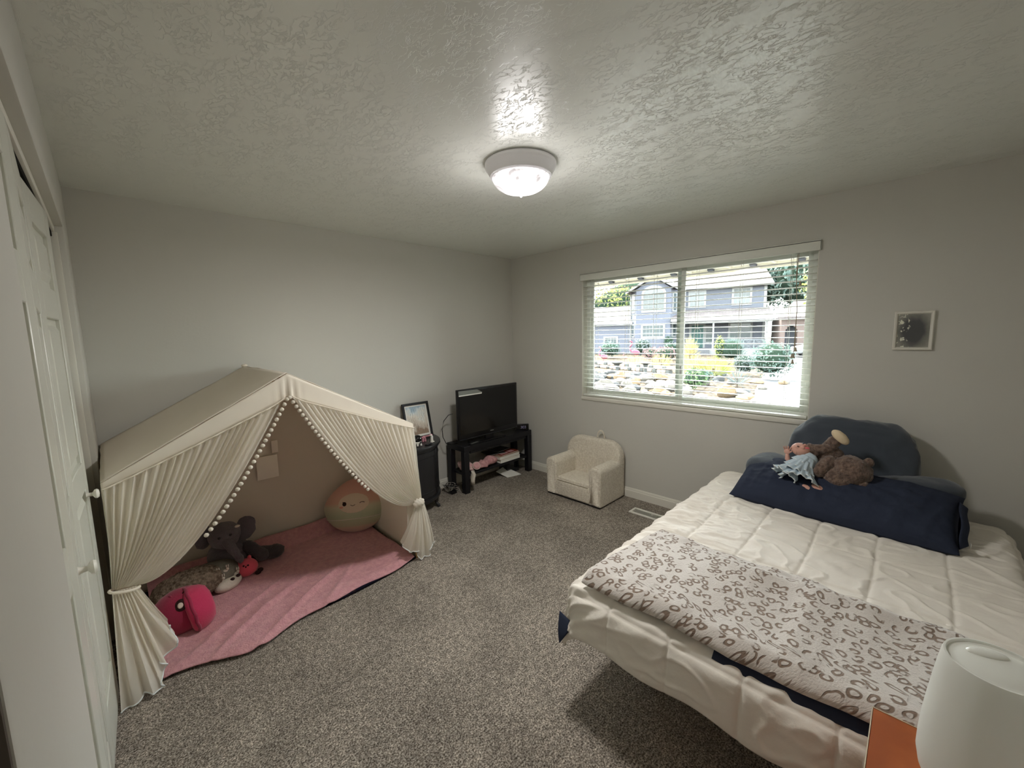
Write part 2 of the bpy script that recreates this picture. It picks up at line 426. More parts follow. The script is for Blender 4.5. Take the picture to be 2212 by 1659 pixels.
# closet floor is the same carpet; doors run in front of it
# baseboards with a stepped profile
def base_prof(d=.014, h=.092): return [(0, 0), (d, 0), (d, h*.72), (d*.62, h*.76), (d*.62, h*.86), (d*.3, h), (0, h)]
def baseboard(name, p0, p1, nrm, label):
    p0 = Vector(p0); p1 = Vector(p1); n = Vector(nrm); mb = MB(); pr = base_prof(); k = len(pr)
    for p in (p0, p1):
        for a, z in pr: mb.v.append(p + n*a + Vector((0,0,z)))
    for i in range(k):
        j = (i+1) % k; mb.f.append((i, j, k+j, k+i))
    mb.f.append(tuple(reversed(range(k)))); mb.f.append(tuple(range(k, 2*k)))
    return struct(name, mb, 'white_trim', label, smooth=False)
baseboard('baseboard_right', (XB, YR, 0), (XB, YA, 0), (-1,0,0), 'white stepped baseboard under the window wall')
baseboard('baseboard_back', (XL, YA, 0), (XB-.014, YA, 0), (0,-1,0), 'white stepped baseboard behind the tent and cabinet')
baseboard('baseboard_left', (XF, YC, 0), (XL-.0, YC, 0), (0,-1,0), 'white baseboard in the entry')
# closet: fascia trim, jamb trims, bifold doors
struct('trim_1', MB().box(XL-.075, CY0, CZ-.030, XL-.030, CY1, CZ), 'white_trim', 'white fascia board above the closet doors', bevel=.004)
t2 = MB().box(XL-.115, CY1-.018, 0, XL-.022, CY1, CZ-.030); t2.box(XL-.115, CY0, 0, XL-.022, CY0+.018, CZ-.030)
struct('trim_2', t2, 'white_trim', 'white side jambs of the closet opening', bevel=.003)
struct('trim_3', MB().box(XL-.112, CY0+.018, CZ-.052, XL-.04, CY1-.018, CZ-.0305), 'dark_gap', 'dark track slot over the closet doors')
LW = (CY1-CY0-.036-.05)/4
def leaf(parent, y0, y1, x0, x1, knob):
    """one bifold leaf from (x0,y0) to (x1,y1), hinge line at each end"""
    a = Vector((x0, y0, 0)); b = Vector((x1, y1, 0)); d = (b-a); L = d.length; d.normalize(); n = Vector((d.y, -d.x, 0))
    if n.x < 0: n = -n
    zb, zt = .022, CZ-.054
    def bx(u0, u1, z0, z1, t0, t1):
        c = a + d*((u0+u1)/2) + n*((t0+t1)/2) + Vector((0,0,(z0+z1)/2))
        return c, d*((u1-u0)/2), n*((t1-t0)/2), Vector((0,0,(z1-z0)/2))
    # stiles and rails stand proud of a recessed field
    rails = [(zb, .235), (.99, 1.10), (1.66, 1.77), (zt-.11, zt)]
    mb = MB(); mb.obox(*bx(0, .085, zb, zt, -.014, .014)); mb.obox(*bx(L-.085, L, zb, zt, -.014, .014))
    for r0, r1 in rails: mb.obox(*bx(.085, L-.085, r0, r1, -.014, .014))
    mb.obox(*bx(.085, L-.085, zb, zt, -.010, .002))
    lf = obj('door_leaf', mb, 'closet_paint', parent, bevel=.0025, seg=1)
    for k in range(3):
        z0, z1 = rails[k][1]+.022, rails[k+1][0]-.022
        c, ux, uy, uz = bx(.107, L-.107, z0, z1, .002, .012)
        p = MB(); ins = .022
        ou = [c-ux-uz-uy, c+ux-uz-uy, c+ux+uz-uy, c-ux+uz-uy]
        dx = d*ins; dz = Vector((0,0,ins))
        inn = [ou[0]+dx+dz+2*uy, ou[1]-dx+dz+2*uy, ou[2]-dx-dz+2*uy, ou[3]+dx-dz+2*uy]
        p.add(ou+inn, [(0,1,5,4),(1,2,6,5),(2,3,7,6),(3,0,4,7),(4,5,6,7),(3,2,1,0)])
        obj('raised_panel', p, 'closet_paint', lf, smooth=False)
    if knob:
        kc = a + d*knob + n*.014 + Vector((0,0,.965)); R = n.to_track_quat('Z', 'Y').to_matrix()
        obj('knob', MB().lathe([(.0, -.001), (.012, 0), (.008, .006), (.007, .018), (.017, .024), (.019, .030), (.015, .036), (0, .038)], 16, kc, R), 'white_trim', lf)
XD = XL-.060
doors = bpy.data.objects.new('door_1', None); COL.objects.link(doors); doors['kind'] = 'structure'; doors['label'] = 'white panelled bifold closet doors at the left edge'
doors.location = (XD, (CY0+CY1)/2, 0)
y = CY0+.02
fold = .022
leaf(doors, y, y+LW, XD, XD+fold, None); leaf(doors, y+LW+.003, y+2*LW+.003, XD+fold, XD, .09)
y2 = y+2*LW+.012
leaf(doors, y2, y2+LW, XD, XD+fold, LW-.09); leaf(doors, y2+LW+.003, y2+2*LW, XD+fold, XD, None)

# ------------------------------------------------------------------ window
win = bpy.data.objects.new('window_1', None); COL.objects.link(win); win['kind'] = 'structure'; win['label'] = 'white vinyl sliding window behind the blind'
win.location = (XB+.11, (WY0+WY1)/2, WZ0)
x0, x1 = XB+.085, XB+.145
m = MB(); FW = .042
m.box(x0, WY0, WZ0, x1, WY0+FW, WZ1); m.box(x0, WY1-FW, WZ0, x1, WY1, WZ1); m.box(x0, WY0+FW, WZ0, x1, WY1-FW, WZ0+FW); m.box(x0, WY0+FW, WZ1-FW, x1, WY1-FW, WZ1)
obj('window_frame', m, 'vinyl_white', win, bevel=.003)
YM = 1.482
def sash(ya, yb, xa, xb, nm):
    m = MB(); s = .034; za, zb = WZ0+FW, WZ1-FW
    m.box(xa, ya, za, xb, ya+s, zb); m.box(xa, yb-s, za, xb, yb, zb); m.box(xa, ya+s, za, xb, yb-s, za+s); m.box(xa, ya+s, zb-s, xb, yb-s, zb)
    o = obj(nm, m, 'vinyl_white', win, bevel=.003)
    obj('pane', MB().box((xa+xb)/2-.002, ya+s, za+s, (xa+xb)/2+.002, yb-s, zb-s), 'window_glass', o, smooth=False)
    return o
sash(YM-.030, WY1-FW, XB+.092, XB+.112, 'sliding_sash')
sash(WY0+FW, YM+.045, XB+.116, XB+.138, 'fixed_sash')
obj('latch', MB().box(XB+.080, YM-.024, 1.20, XB+.092, YM-.006, 1.27), 'silver', win, bevel=.003)
# sill and drywall returns painted white
m = MB().box(XB-.004, WY0, WZ0-.004, XB+.086, WY1, WZ0+.006)
sill = struct('trim_4', m, 'white_trim', 'white window sill lining under the blind', bevel=.002)
m = MB().box(XB-.012, WY0-.004, WZ0-.030, XB+.0, WY1+.002, WZ0+.004)
struct('trim_5', m, 'white_trim', 'white sill nosing below the blind', bevel=.004)
m = MB().box(XB+.001, WY0, WZ0, XB+.085, WY0+.004, WZ1); m.box(XB+.001, WY1-.004, WZ0, XB+.085, WY1, WZ1); m.box(XB+.001, WY0, WZ1-.004, XB+.085, WY1, WZ1)
struct('trim_6', m, 'white_trim', 'white returns inside the window opening')

# blind
bl = thing('venetian_blind', 'white horizontal slat blind with valance hanging in the window', 'blind', (XB+.03, (WY0+WY1)/2, WZ0))
VZ0, VZ1 = 2.086, 2.152
m = MB().box(XB-.020, WY0-.012, VZ0, XB-.008, WY1+.012, VZ1); m.box(XB-.020, WY0-.012, VZ1-.010, XB+.01, WY1+.012, VZ1+.003)
m.box(XB-.020, WY0-.012, VZ0, XB+.004, WY0-.004, VZ1); m.box(XB-.020, WY1+.004, VZ0, XB+.004, WY1+.012, VZ1)
obj('valance', m, 'slat_white', bl, bevel=.003)
obj('headrail', MB().box(XB+.004, WY0+.008, 2.102, XB+.058, WY1-.008, 2.146), 'vinyl_white', bl, bevel=.002)
SY0, SY1, SX = WY0+.012, WY1-.012, XB+.032
def slat_mesh():
    mb = MB(); hw = .025
    def P(u, v):
        s = (u-.5)*2; return (SX+s*hw*math.cos(-.02), SY0+(SY1-SY0)*v, 1.5 + .0030*(1-s*s) + s*hw*math.sin(-.02))
    top = MB().grid(P, 6, 2)
    n = len(top.v); vs = list(top.v) + [v-Vector((0,0,.0026)) for v in top.v]
    fs = list(top.f) + [tuple(i+n for i in reversed(f)) for f in top.f]
    w_ = 7
    for j in range(2):
        for i in (0, 6):
            a = j*w_+i; fs.append((a, a+w_, a+w_+n, a+n))
    for i in range(6):
        for j in (0, 2):
            a = j*w_+i; fs.append((a, a+1, a+1+n, a+n))
    mb.v = vs; mb.f = fs; return mb
first = obj('slat', slat_mesh(), 'slat_white', bl)
zs = []; z = 2.032
while z > .985: zs.append(z); z -= .0437
for i, z in enumerate(zs):
    s = first if i == 0 else dup(first, bl)
    s.location = (0, rnd.uniform(-.001, .001), z-1.5)
obj('bottom_rail', MB().box(SX-.026, SY0, .936, SX+.026, SY1, .954), 'slat_white', bl, bevel=.004)
for yy in (2.29, 1.96, 1.685, 1.325, 1.0, .682):
    m = MB()
    for dx in (-.0275, .0275): m.box(SX+dx-.0009, yy-.0011, .95, SX+dx+.0009, yy+.0011, 2.11)
    obj('ladder_cord', m, 'cord_white', bl, smooth=False)
m = MB()
for k in range(4):
    yy = .634+k*.004; xx = XB-.024
    m.tube([(XB-.004, yy, 2.09), (xx, yy, 2.07), (xx+.001*math.sin(k*2), yy-.003*k+.006, 1.9), (xx, .628+.003*math.sin(k*3), 1.7), (xx, .626+.0025*k, 1.45-.02*k)], .0012, 5)
obj('pull_cord', m, 'bead_tan', bl, label='bundle of tan pull cords')
for yy, zz in ((.619, 1.862), (.622, 1.413), (.632, 1.366), (.641, 1.366), (.636, 1.326)):
    obj('cord_tassel', MB().lathe([(.002, .030), (.005, .028), (.006, .015), (.011, .002), (.011, 0), (0, 0)], 12, (XB-.025, yy, zz)), 'bead_tan', bl)

# ------------------------------------------------------------------ bed
BX0, BX1, BY0, BY1, BT = 1.315, 3.20, -.385, .985, .47
bed = thing('bed', 'low double bed with tan mattress and pine frame along the window wall', 'bed', ((BX0+BX1)/2, (BY0+BY1)/2, 0))
obj('mattress', MB().box(BX0+.01, BY0+.01, .315, BX1, BY1-.01, .462), 'mattress_white', bed, bevel=.035, seg=3)
obj('side_rail', MB().box(BX0+.05, BY1-.07, .262, BX1, BY1-.045, .315), 'pine', bed, bevel=.003)
obj('side_rail', MB().box(BX0+.05, BY0+.045, .262, BX1, BY0+.07, .315), 'pine', bed, bevel=.003)
obj('foot_rail', MB().box(BX0+.025, BY0+.045, .262, BX0+.05, BY1-.045, .315), 'pine', bed, bevel=.003)
for k in range(9):
    xx = BX0+.12+k*.215
    obj('slat', MB().box(xx, BY0+.07, .293, xx+.07, BY1-.07, .313), 'pine', bed)
for xx in (BX0+.30, 2.25, BX1-.12):
    for yy in (BY0+.22, BY1-.25):
        obj('leg', MB().lathe([(.022, 0), (.022, .262)], 12, (xx, yy, 0)), 'black_plastic', bed)
obj('centre_beam', MB().box(BX0+.05, .28, .262, BX1, .32, .292), 'pine', bed)

def drape(x0, y0, x1, y1, top, r):
    """map a flat sheet point onto a rounded box edge; returns position"""
    def P(a, b):
        cx = min(max(a, x0), x1); cy = min(max(b, y0), y1)
        ox, oy = a-cx, b-cy; d = math.hypot(ox, oy)
        if d < 1e-9: return Vector((a, b, top))
        nx, ny = ox/d, oy/d; t = min(d/r, PI/2)
        h = r*math.sin(t); z = top - r*(1-math.cos(t)) - max(0, d-r*PI/2)
        fl = .10*max(0, d-r*PI/2)
        return Vector((cx+nx*(h+fl), cy+ny*(h+fl), z))
    return P
Rq = .075
PB = drape(BX0+.055, BY0+.055, BX1+.03, BY1-.045, BT+.028, Rq)
A0, A1, B0, B1 = BX0-.185, BX1+.10, BY0-.15, BY1+.19
def comf(u, v):
    a = A0+(A1-A0)*u; b = B0+(B1-B0)*v
    return PB(a, b)
mb = MB(); NU, NV = 400, 330
mb.grid(comf, NU, NV)
uvs = [(A0+(A1-A0)*(i/NU), B0+(B1-B0)*(j/NV)) for j in range(NV+1) for i in range(NU+1)]
idx = {}
def quilt(a, b):
    sx, sy = .372, .237
    fa = ((a-1.305)/sx) % 1.0; fb = ((b-.083+.004*math.sin(a*9))/sy) % 1.0
    da = min(fa, 1-fa)*sx; db = min(fb, 1-fb)*sy
    d = min(da, db)
    return (1-math.exp(-(d/.0075)**1.3))*.0085
def wr(a, b):
    # wrinkles: creases running off the left edge near the head, soft elsewhere
    k = math.exp(-((b-1.0)/.30)**2)
    k2 = math.exp(-((a-2.62)/.55)**2)*math.exp(-((b-.8)/.36)**2)
    n1 = noise.noise(Vector((a*19+b*6, b*3.2, 1.3)))
    n2 = noise.noise(Vector((a*30-b*8, b*7+3, 4.1)))
    n3 = noise.fractal(Vector((a*5, b*5, 7.7)), 1.0, 2.0, 4)
    rid = (1-abs(n1)*2.6)
    r2 = 1-abs(noise.noise(Vector((a*7+b*2, b*9, 9.2))))*3.2
    return .013*max(0, rid)*k + .010*max(0, n2)*k2 + .007*max(0, r2)*k2 + .005*n3 + .006*max(0, 1-abs(noise.noise(Vector((a*11, b*8, 2.2))))*5)
nv = [Vector((0,0,0)) for _ in mb.v]
for f in mb.f:
    k = (mb.v[f[1]]-mb.v[f[0]]).cross(mb.v[f[3]]-mb.v[f[0]])
    for i in f: nv[i] += k
for i, (a, b) in enumerate(uvs):
    q = nv[i]; q = q.normalized() if q.length > 1e-12 else Vector((0,0,1))
    if q.z < -.2: q = -q
    hem = max(0, 1-min(a-A0, b-B0, B1-b)/.02)
    mb.v[i] = mb.v[i] + q*((quilt(a, b)+wr(a, b))*(1-.7*hem))
    # wavy hem
    if a < BX0: mb.v[i].z += .010*math.sin(b*17)*min(1, (BX0-a)/.1)
cf = obj('comforter', mb, 'comforter', None, sharp=180, recalc=False, solid=.008)
tag(cf, 'cream quilted comforter with square stitching spread over the bed', 'comforter')
cf.modifiers[0].offset = -1
# stitch lines as a thin dark-cream thread in the valleys
# navy underside corner of the comforter showing at the foot
def nav(u, v):
    c = Vector((1.262, 1.008, .352))
    t = Vector((1.205+.004, 1.002, .262))
    a = Vector((1.292, .955, .345)); b = Vector((1.300, 1.040, .365))
    base = a.lerp(b, u); p = base.lerp(t+Vector((.04,0,0)), v); p.x -= .010*math.sin(v*PI); return p
o = obj('navy_sheet', MB().grid(nav, 8, 8), 'navy_cotton', None, solid=.004, sharp=180)
tag(o, 'dark navy sheet corner poking out under the comforter at the foot', 'sheet')
# navy blanket folded between comforter and leopard throw
def fold_slab(xa, xb, ya, yb, z0, th, wobs=.006, seed=1, nx=40, ny=80, edge=.02, lift=None):
    mb = MB()
    def P(u, v):
        # closed loop section in x (rounded slab), extruded in y
        s = u*2*PI; hx = (xb-xa)/2; cx = (xa+xb)/2
        ex = math.copysign(abs(math.cos(s))**.16, math.cos(s)); ez = math.copysign(abs(math.sin(s))**.75, math.sin(s))
        y_ = ya+(yb-ya)*v
        e = min(v, 1-v)*(yb-ya); kk = min(1, e/edge); kk = math.sqrt(max(0, 1-(1-kk)**2))
        x_ = cx+hx*ex; 
        q = Vector((x_, y_, z0+th/2*(1+ez*kk)))
        nn = noise.fractal(Vector((x_*6, y_*6, seed)), 1, 2, 3)
        q.z += wobs*nn*(1 if ez > 0 else .3); q.x += .008*noise.noise(Vector((y_*7, seed, ez)))
        if lift: q = lift(q)
        return q
    mb.grid(P, nx, ny, closeu=True)
    n = nx; mb.f.append(tuple(reversed(range(n)))); mb.f.append(tuple(ny*n+i for i in range(n)))
    return mb
def sag(q):   # follow the comforter over the foot edge
    e = 1.385-q.x
    if e > 0: q.z -= .55*e*e/.07*1.0 if e < .07 else .55*(.07+2*(e-.07))
    return q
nb = fold_slab(1.322, 1.60, -.36, .42, .515, .016, .003, 3, lift=sag)
o = obj('navy_blanket', nb, 'navy_cotton', None, sharp=180); tag(o, 'navy fold peeking out beneath the leopard blanket at the foot edge', 'blanket')
def lep_lift(q):
    # plan shape: narrower and skewed, with raised ridges
    t = (q.y+.42)/1.36
    q.z += .017*max(0, 1-abs((q.x-1.86+.10*t)/.045))*(1 if t < .75 else max(0, (1-t)/.25))
    q.z += .016*max(0, noise.noise(Vector((q.x*6, q.y*3.5, 3.3)))+.1)
    q.z += .012*math.exp(-((q.x-1.62)/.05)**2)*math.exp(-((q.y-.72)/.2)**2)
    return sag(q)
def lep_uv(c):
    return (c.x + .35*max(0, .0), c.y*.985 + (c.z-.52)*.7*(1 if c.x < 1.42 else 0))
lb = fold_slab(1.328, 1.895, -.47, .925, .530, .048, .014, 5, nx=110, ny=200, edge=.03, lift=lep_lift)
# skew so the far end slants and the left corner is cut
def skew(v):
    t = max(0, (v.y-.60)/.33); s = (v.x-1.325)/.57
    y = v.y - .065*t*max(0, s-.35) + .02*t*(1-s)
    x = v.x + .035*max(0, t)*(s) - .03*max(0, (.2-v.y)/.7)*s
    return (x, y, v.z)
lb.xf(skew)
o = obj('leopard_blanket', lb, 'leopard_fleece', None, sharp=180, uvf=lep_uv)
tag(o, 'white and brown leopard print fleece blanket folded across the foot of the bed', 'blanket')

# body pillow
def pillow_mesh(L, W, T, nu=90, nv=48, seed=1, tipw=.03, wr_=.006):
    mb = MB()
    for sgn in (1, -1):
        def P(u, v, sgn=sgn):
            a = (u-.5)*2; b = (v-.5)*2
            ea = 1-abs(a)**5; eb = 1-abs(b)**2.6
            h = (max(0, ea)**.55)*(max(0, eb)**.5)
            px = a*L/2*(1-.03*(1-b*b)*abs(a)**6); py = b*W/2*(1-.10*(1-a*a)*0 - .06*(1-abs(a)**3)*-.3)
            wv = wr_*noise.fractal(Vector((px*9, py*12, seed+sgn)), 1, 2, 4)*h*2 + wr_*1.2*max(0, 1-abs(noise.noise(Vector((px*14, py*4, seed+9))))*4)*h*(1-abs(a)**.3*.0)
            return Vector((px, py, sgn*T/2*h + wv))
        mb.grid(P, nu, nv, flip=(sgn < 0))
    return mb
def place(mb, M4): 
    mb.v = [M4 @ v for v in mb.v]; return mb
def M_(loc, ux, uz):
    ux = Vector(ux).normalized(); uz = Vector(uz); uz = (uz-ux*uz.dot(ux)).normalized(); uy = uz.cross(ux)
    m = Matrix(((ux.x, uy.x, uz.x, loc[0]), (ux.y, uy.y, uz.y, loc[1]), (ux.z, uy.z, uz.z, loc[2]), (0,0,0,1))); return m
bp = thing('body_pillow', 'long plump navy body pillow lying across the head of the bed', 'pillow', (2.9, .29, .51))
pm = place(pillow_mesh(1.00, .42, .20, seed=4), M_((2.905, .297, .605), (-.055, -1, -.01), (-.42, 0, 1)))
obj('pillowcase', pm, 'navy_cotton', bp, sharp=180, recalc=False)
cuff = MB()
def cf_(u, v):
    a = u*2*PI; q = Vector((2.885+.175*math.cos(a)*(1-.25*v), -.188-.028*v, .598+.075*math.sin(a)*(1-.3*v)+.035*math.cos(a)))
    q += Vector((0, .003*math.sin(a*5), 0)); return q
cuff.grid(cf_, 40, 3, closeu=True)
obj('case_hem', cuff, 'navy_cotton', bp, sharp=180, solid=.003)
obj('care_tag', MB().box(2.742, -.226, .545, 2.768, -.2245, .565), 'paper_white', bp, label='small white care tag')

# reading pillow with arms
rp = thing('backrest_pillow', 'dark blue plush backrest pillow with two arms against the window wall', 'pillow', (3.22, .27, .51))
Rb = Matrix.Rotation(math.radians(14), 3, 'Y')
def bulge(q):
    # boxy shoulders, slightly waisted
    k = 1-.06*max(0, q.z); return Vector((q.x, q.y*k, q.z))
b1 = MB().ell((3.255, .275, .735), (.125, .325, .265), 56, 36, Rb, .62, bulge); b1.push(wob(.022, 5, 2)); b1.push(wob(.007, 16, 3)); b1.push(lambda v, q: .006*max(0, 1-abs(noise.noise(Vector((v.x*6, v.y*9, v.z*22))))*5))
obj('backrest', b1, 'navy_plush', rp, sharp=180)
b2 = MB().ell((3.13, -.025, .665), (.10, .205, .068), 40, 24, Matrix.Rotation(math.radians(14), 3, 'Z') @ Matrix.Rotation(math.radians(-4), 3, 'X'), .8); b2.push(wob(.008, 7, 5))
obj('armrest', b2, 'navy_plush', rp, sharp=180)
b3 = MB().ell((3.08, .665, .655), (.16, .115, .085), 40, 24, Matrix.Rotation(math.radians(-20), 3, 'Z'), .8); b3.push(wob(.009, 7, 6))
obj('armrest', b3, 'navy_plush', rp, sharp=180)

# teddy and doll
def rot_to(d, up=(0,0,1)):
    return Vector(d).normalized().to_track_quat('Z', 'Y').to_matrix()
tb = thing('teddy_bear', 'brown curly teddy bear lying face down against the dark blue backrest', 'soft toy', (2.93, .24, .69))
h = MB().ell((2.945, .235, .755), (.085, .098, .088), 36, 24, Matrix.Rotation(.4, 3, 'X'), 1); h.push(wob(.010, 30, 3, 4)); hd = obj('head', h, 'brown_plush', tb, sharp=180)
h = MB().ell((2.905, .285, .70), (.060, .085, .062), 28, 18, Matrix.Rotation(.7, 3, 'X')); h.push(wob(.008, 32, 4, 4)); obj('muzzle', h, 'brown_plush', hd, sharp=180)
h = MB().ell((3.02, .355, .80), (.080, .085, .075), 30, 20); h.push(wob(.009, 32, 5, 4)); obj('body', h, 'brown_plush', tb, sharp=180)
def limb(pts, rs, mat, par, nm, seed=1, amp=.006, fr=36):
    P = []; R = []
    for k in range(len(pts)-1):
        for s in range(6):
            t = s/6; P.append(Vector(pts[k]).lerp(Vector(pts[k+1]), t)); R.append(rs[k]*(1-t)+rs[k+1]*t)
    P.append(Vector(pts[-1])); R.append(rs[-1])
    d0 = (P[1]-P[0]).normalized(); d1 = (P[-1]-P[-2]).normalized()
    P = [P[0]-d0*R[0]*.9, P[0]-d0*R[0]*.5]+P+[P[-1]+d1*R[-1]*.5, P[-1]+d1*R[-1]*.9]; R = [R[0]*.35, R[0]*.82]+R+[R[-1]*.82, R[-1]*.35]
    m = MB().tube(P, R, 14)
    if amp: m.push(wob(amp, fr, seed, 3))
    return obj(nm, m, mat, par, sharp=180)
limb([(2.99, .36, .845), (2.99, .325, .905)], [.036, .034], 'brown_plush', tb, 'leg', 3)
obj('foot_pad', (lambda m: (m.push(wob(.002, 40, 2)), m)[1])(MB().ell((2.982, .298, .938), (.027, .052, .028), 24, 16, Matrix.Rotation(.75, 3, 'X'))), 'cream_plush', tb, sharp=180, label='pale cream foot')
limb([(2.93, .33, .80), (2.89, .36, .765), (2.88, .375, .735)], [.036, .034, .032], 'brown_plush', tb, 'arm', 5)
limb([(2.96, .44, .852), (2.95, .40, .855), (2.97, .35, .86)], [.026, .027, .032], 'brown_plush', tb, 'arm', 6)
for c in ((2.975, .165, .815), (2.90, .175, .70)):
    m = MB().ell(c, (.022, .026, .026), 16, 12); m.push(wob(.003, 40, 2)); obj('ear', m, 'brown_plush', hd, sharp=180)
for c in ((2.868, .226, .752), (2.862, .262, .715)):
    e = obj('eye', MB().ell(c, (.006, .007, .006), 10, 8), 'black_eye', hd); obj('eye_glint', MB().ell((c[0]-.004, c[1]+.002, c[2]+.003), (.003, .006, .0022), 8, 6), 'eye_white', e)
obj('nose', MB().ell((2.853, .315, .668), (.009, .013, .009), 12, 8), 'black_eye', hd)

dl = thing('baby_doll', 'baby doll in pale blue ruffled dress lying on the navy body pillow', 'doll', (2.92, .45, .70))
hb = MB().ell((2.93, .475, .842), (.042, .050, .040), 28, 20, Matrix.Rotation(.15, 3, 'X'))
hh = obj('head', hb, 'doll_skin', dl, sharp=180)
obj('nose', MB().ell((2.905, .452, .880), (.006, .008, .007), 10, 8), 'doll_skin', hh)
for yy in (.488, .462): obj('cheek', MB().ell((2.902, yy, .862), (.013, .014, .011), 12, 8), 'doll_skin', hh)
obj('lips', MB().ell((2.892, .438, .866), (.005, .012, .004), 10, 6), 'soft_pink', hh)
for c in ((2.893, .484, .868), (2.918, .462, .883)):
    obj('eye', MB().ell(c, (.004, .007, .003), 8, 6), 'black_eye', hh)
obj('ear', MB().ell((2.895, .492, .835), (.006, .009, .013), 10, 8), 'doll_skin', hh)
m = MB().ell((2.945, .425, .835), (.030, .040, .028), 24, 16, Matrix.Rotation(.2, 3, 'X')); m.push(wob(.004, 45, 3)); obj('scarf', m, 'brown_plush', dl, sharp=180, label='curly brown collar')
# arm raised with open hand
limb([(2.905, .475, .685), (2.90, .515, .715), (2.905, .535, .775), (2.91, .538, .800)], [.020, .019, .014, .011], 'doll_skin', dl, 'arm', amp=0)
hc = Vector((2.91, .540, .822))
m = MB().ell(hc, (.009, .017, .018), 14, 10)
for k, (dy, L, tilt) in enumerate(((-.013, .016, -.35), (-.004, .019, -.1), (.005, .018, .1), (.013, .015, .35))):
    a = hc+Vector((0, dy, .012)); b = a+Vector((-.004, math.sin(tilt)*L, math.cos(tilt)*L)); c = b+Vector((-.004, math.sin(tilt)*L*.4, L*.35))
    m.tube([a, (a+b)/2, b, c], [.0042, .0042, .0038, .0022], 8)
m.tube([hc+Vector((0, -.012, -.004)), hc+Vector((-.006, -.022, .004)), hc+Vector((-.008, -.025, .012))], [.005, .0045, .0025], 8)
obj('hand', m, 'doll_skin', dl, sharp=180)
# feet under the hem
for c, rz in (((2.80, .405, .650), .5), ((2.812, .365, .662), .2)):
    m = MB().ell(c, (.022, .036, .017), 18, 12, Matrix.Rotation(rz, 3, 'X'))
    for t in range(4): m.ell((c[0]-.012+.007*t, c[1]+.034, c[2]+.004), (.0045, .006, .0045), 8, 6)
    obj('foot', m, 'doll_skin', dl, sharp=180)
def ruffle(c, ax, L0, R0, R1, waves, amp, nm, mat='pale_blue', ph=0, z=.9):
    """flared frill around axis ax starting at c"""
    ax = Vector(ax).normalized(); Rm = ax.to_track_quat('Z', 'Y').to_matrix()
    def P(u, v):
        a = 2*PI*u; r = R0+(R1-R0)*v + amp*v*math.sin(waves*a+ph)+amp*.5*v*math.sin(waves*1.7*a+ph*2)
        q = Vector((r*math.cos(a)*z, r*math.sin(a), L0*v + amp*.3*v*math.cos(waves*a+ph)))
        return Vector(c)+Rm@q
    m = MB().grid(P, 110, 8, closeu=True)
    o = obj(nm, m, mat, dl, sharp=180, solid=.0018)
    ed = [P(i/110, 1.0) for i in range(110)]
    obj('lace_edge', MB().tube(ed, .0022, 5, close=True), 'lace_white', o)
    return o
bd = MB().ell((2.925, .440, .775), (.046, .055, .066), 26, 18, Matrix.Rotation(-.3, 3, 'X')); bd.push(wob(.006, 22, 4)); obj('bodice', bd, 'pale_blue', dl, sharp=180)
ruffle((2.925, .430, .80), (-.5, .50, -1), .050, .042, .068, 9, .006, 'ruffle', ph=1)
ruffle((2.905, .445, .775), (-.65, .40, -1), .062, .050, .084, 11, .008, 'ruffle', ph=2)
ruffle((2.885, .455, .748), (-.80, .35, -.9), .066, .055, .096, 11, .009, 'ruffle', ph=3)
ruffle((2.868, .455, .722), (-.80, .10, -.8), .072, .058, .102, 12, .010, 'ruffle', ph=.5)
ruffle((2.858, .500, .725), (-.80, .60, -.7), .060, .040, .078, 9, .010, 'ruffle', ph=1.5)

# nightstand with humidifier at the lower right
ns = thing('nightstand', 'orange-brown wooden nightstand with chipped edge in the lower right corner', 'table', (.86, -.17, 0))
NX0, NX1, NY0, NY1, NZ = .66, 1.172, -.42, .022, .70
obj('table_top', MB().box(NX0, NY0, NZ-.022, NX1, NY1, NZ), 'orange_wood', ns, bevel=.002, seg=1)
edge = MB().box(NX0, NY1-.0008, NZ-.003, NX1+.0006, NY1+.0010, NZ+.0008); edge.box(NX1-.0008, NY0, NZ-.003, NX1+.0010, NY1+.001, NZ+.0008)
obj('worn_edge', edge, 'worn_edge', ns, smooth=False, label='pale chipped edge of the top')
obj('body', MB().box(NX0+.02, NY0+.02, .14, NX1-.02, NY1-.02, NZ-.022), 'orange_wood', ns, bevel=.002)
d = obj('drawer', MB().box(NX1-.02, NY0+.04, .50, NX1-.004, NY1-.04, .66), 'orange_wood', ns, bevel=.002)
obj('knob', MB().ell((NX1+.008, -.20, .58), (.014, .014, .014), 14, 10), 'silver', d)
for xx in (NX0+.035, NX1-.035):
    for yy in (NY0+.035, NY1-.035): obj('leg', MB().lathe([(.014, 0), (.02, .14)], 12, (xx, yy, 0)), 'orange_wood', ns)
hc = (1.012, -.129, 0)
hm = thing('humidifier', 'round frosted white humidifier with glossy lid on the nightstand', 'humidifier', (1.012, -.129, .70))
obj('tank', MB().lathe([(.045, .7005), (.056, .708), (.066, .722), (.073, .745), (.081, .765), (.0855, .792), (.0850, .82), (.0825, .86), (.0785, .90), (.0745, .935), (.070, .972), (.0665, .994), (.0645, 1.0), (.0615, 1.0), (.0600, .996)], 64, hc), 'frost_white', hm, sharp=60)
M('frost_gloss', (228, 228, 220), .12, .5)
obj('lid', MB().lathe([(.0600, .9965), (.058, .9955), (.050, .9975), (.03, 1.001), (0, 1.002)], 64, hc), 'frost_gloss', hm, sharp=60)
mk = MB().ell((1.034, -.118, 1.0012), (.013, .027, .0045), 28, 10, Matrix.Rotation(.35, 3, 'Z'))
obj('mist_nozzle', mk, 'frost_gloss', hm)

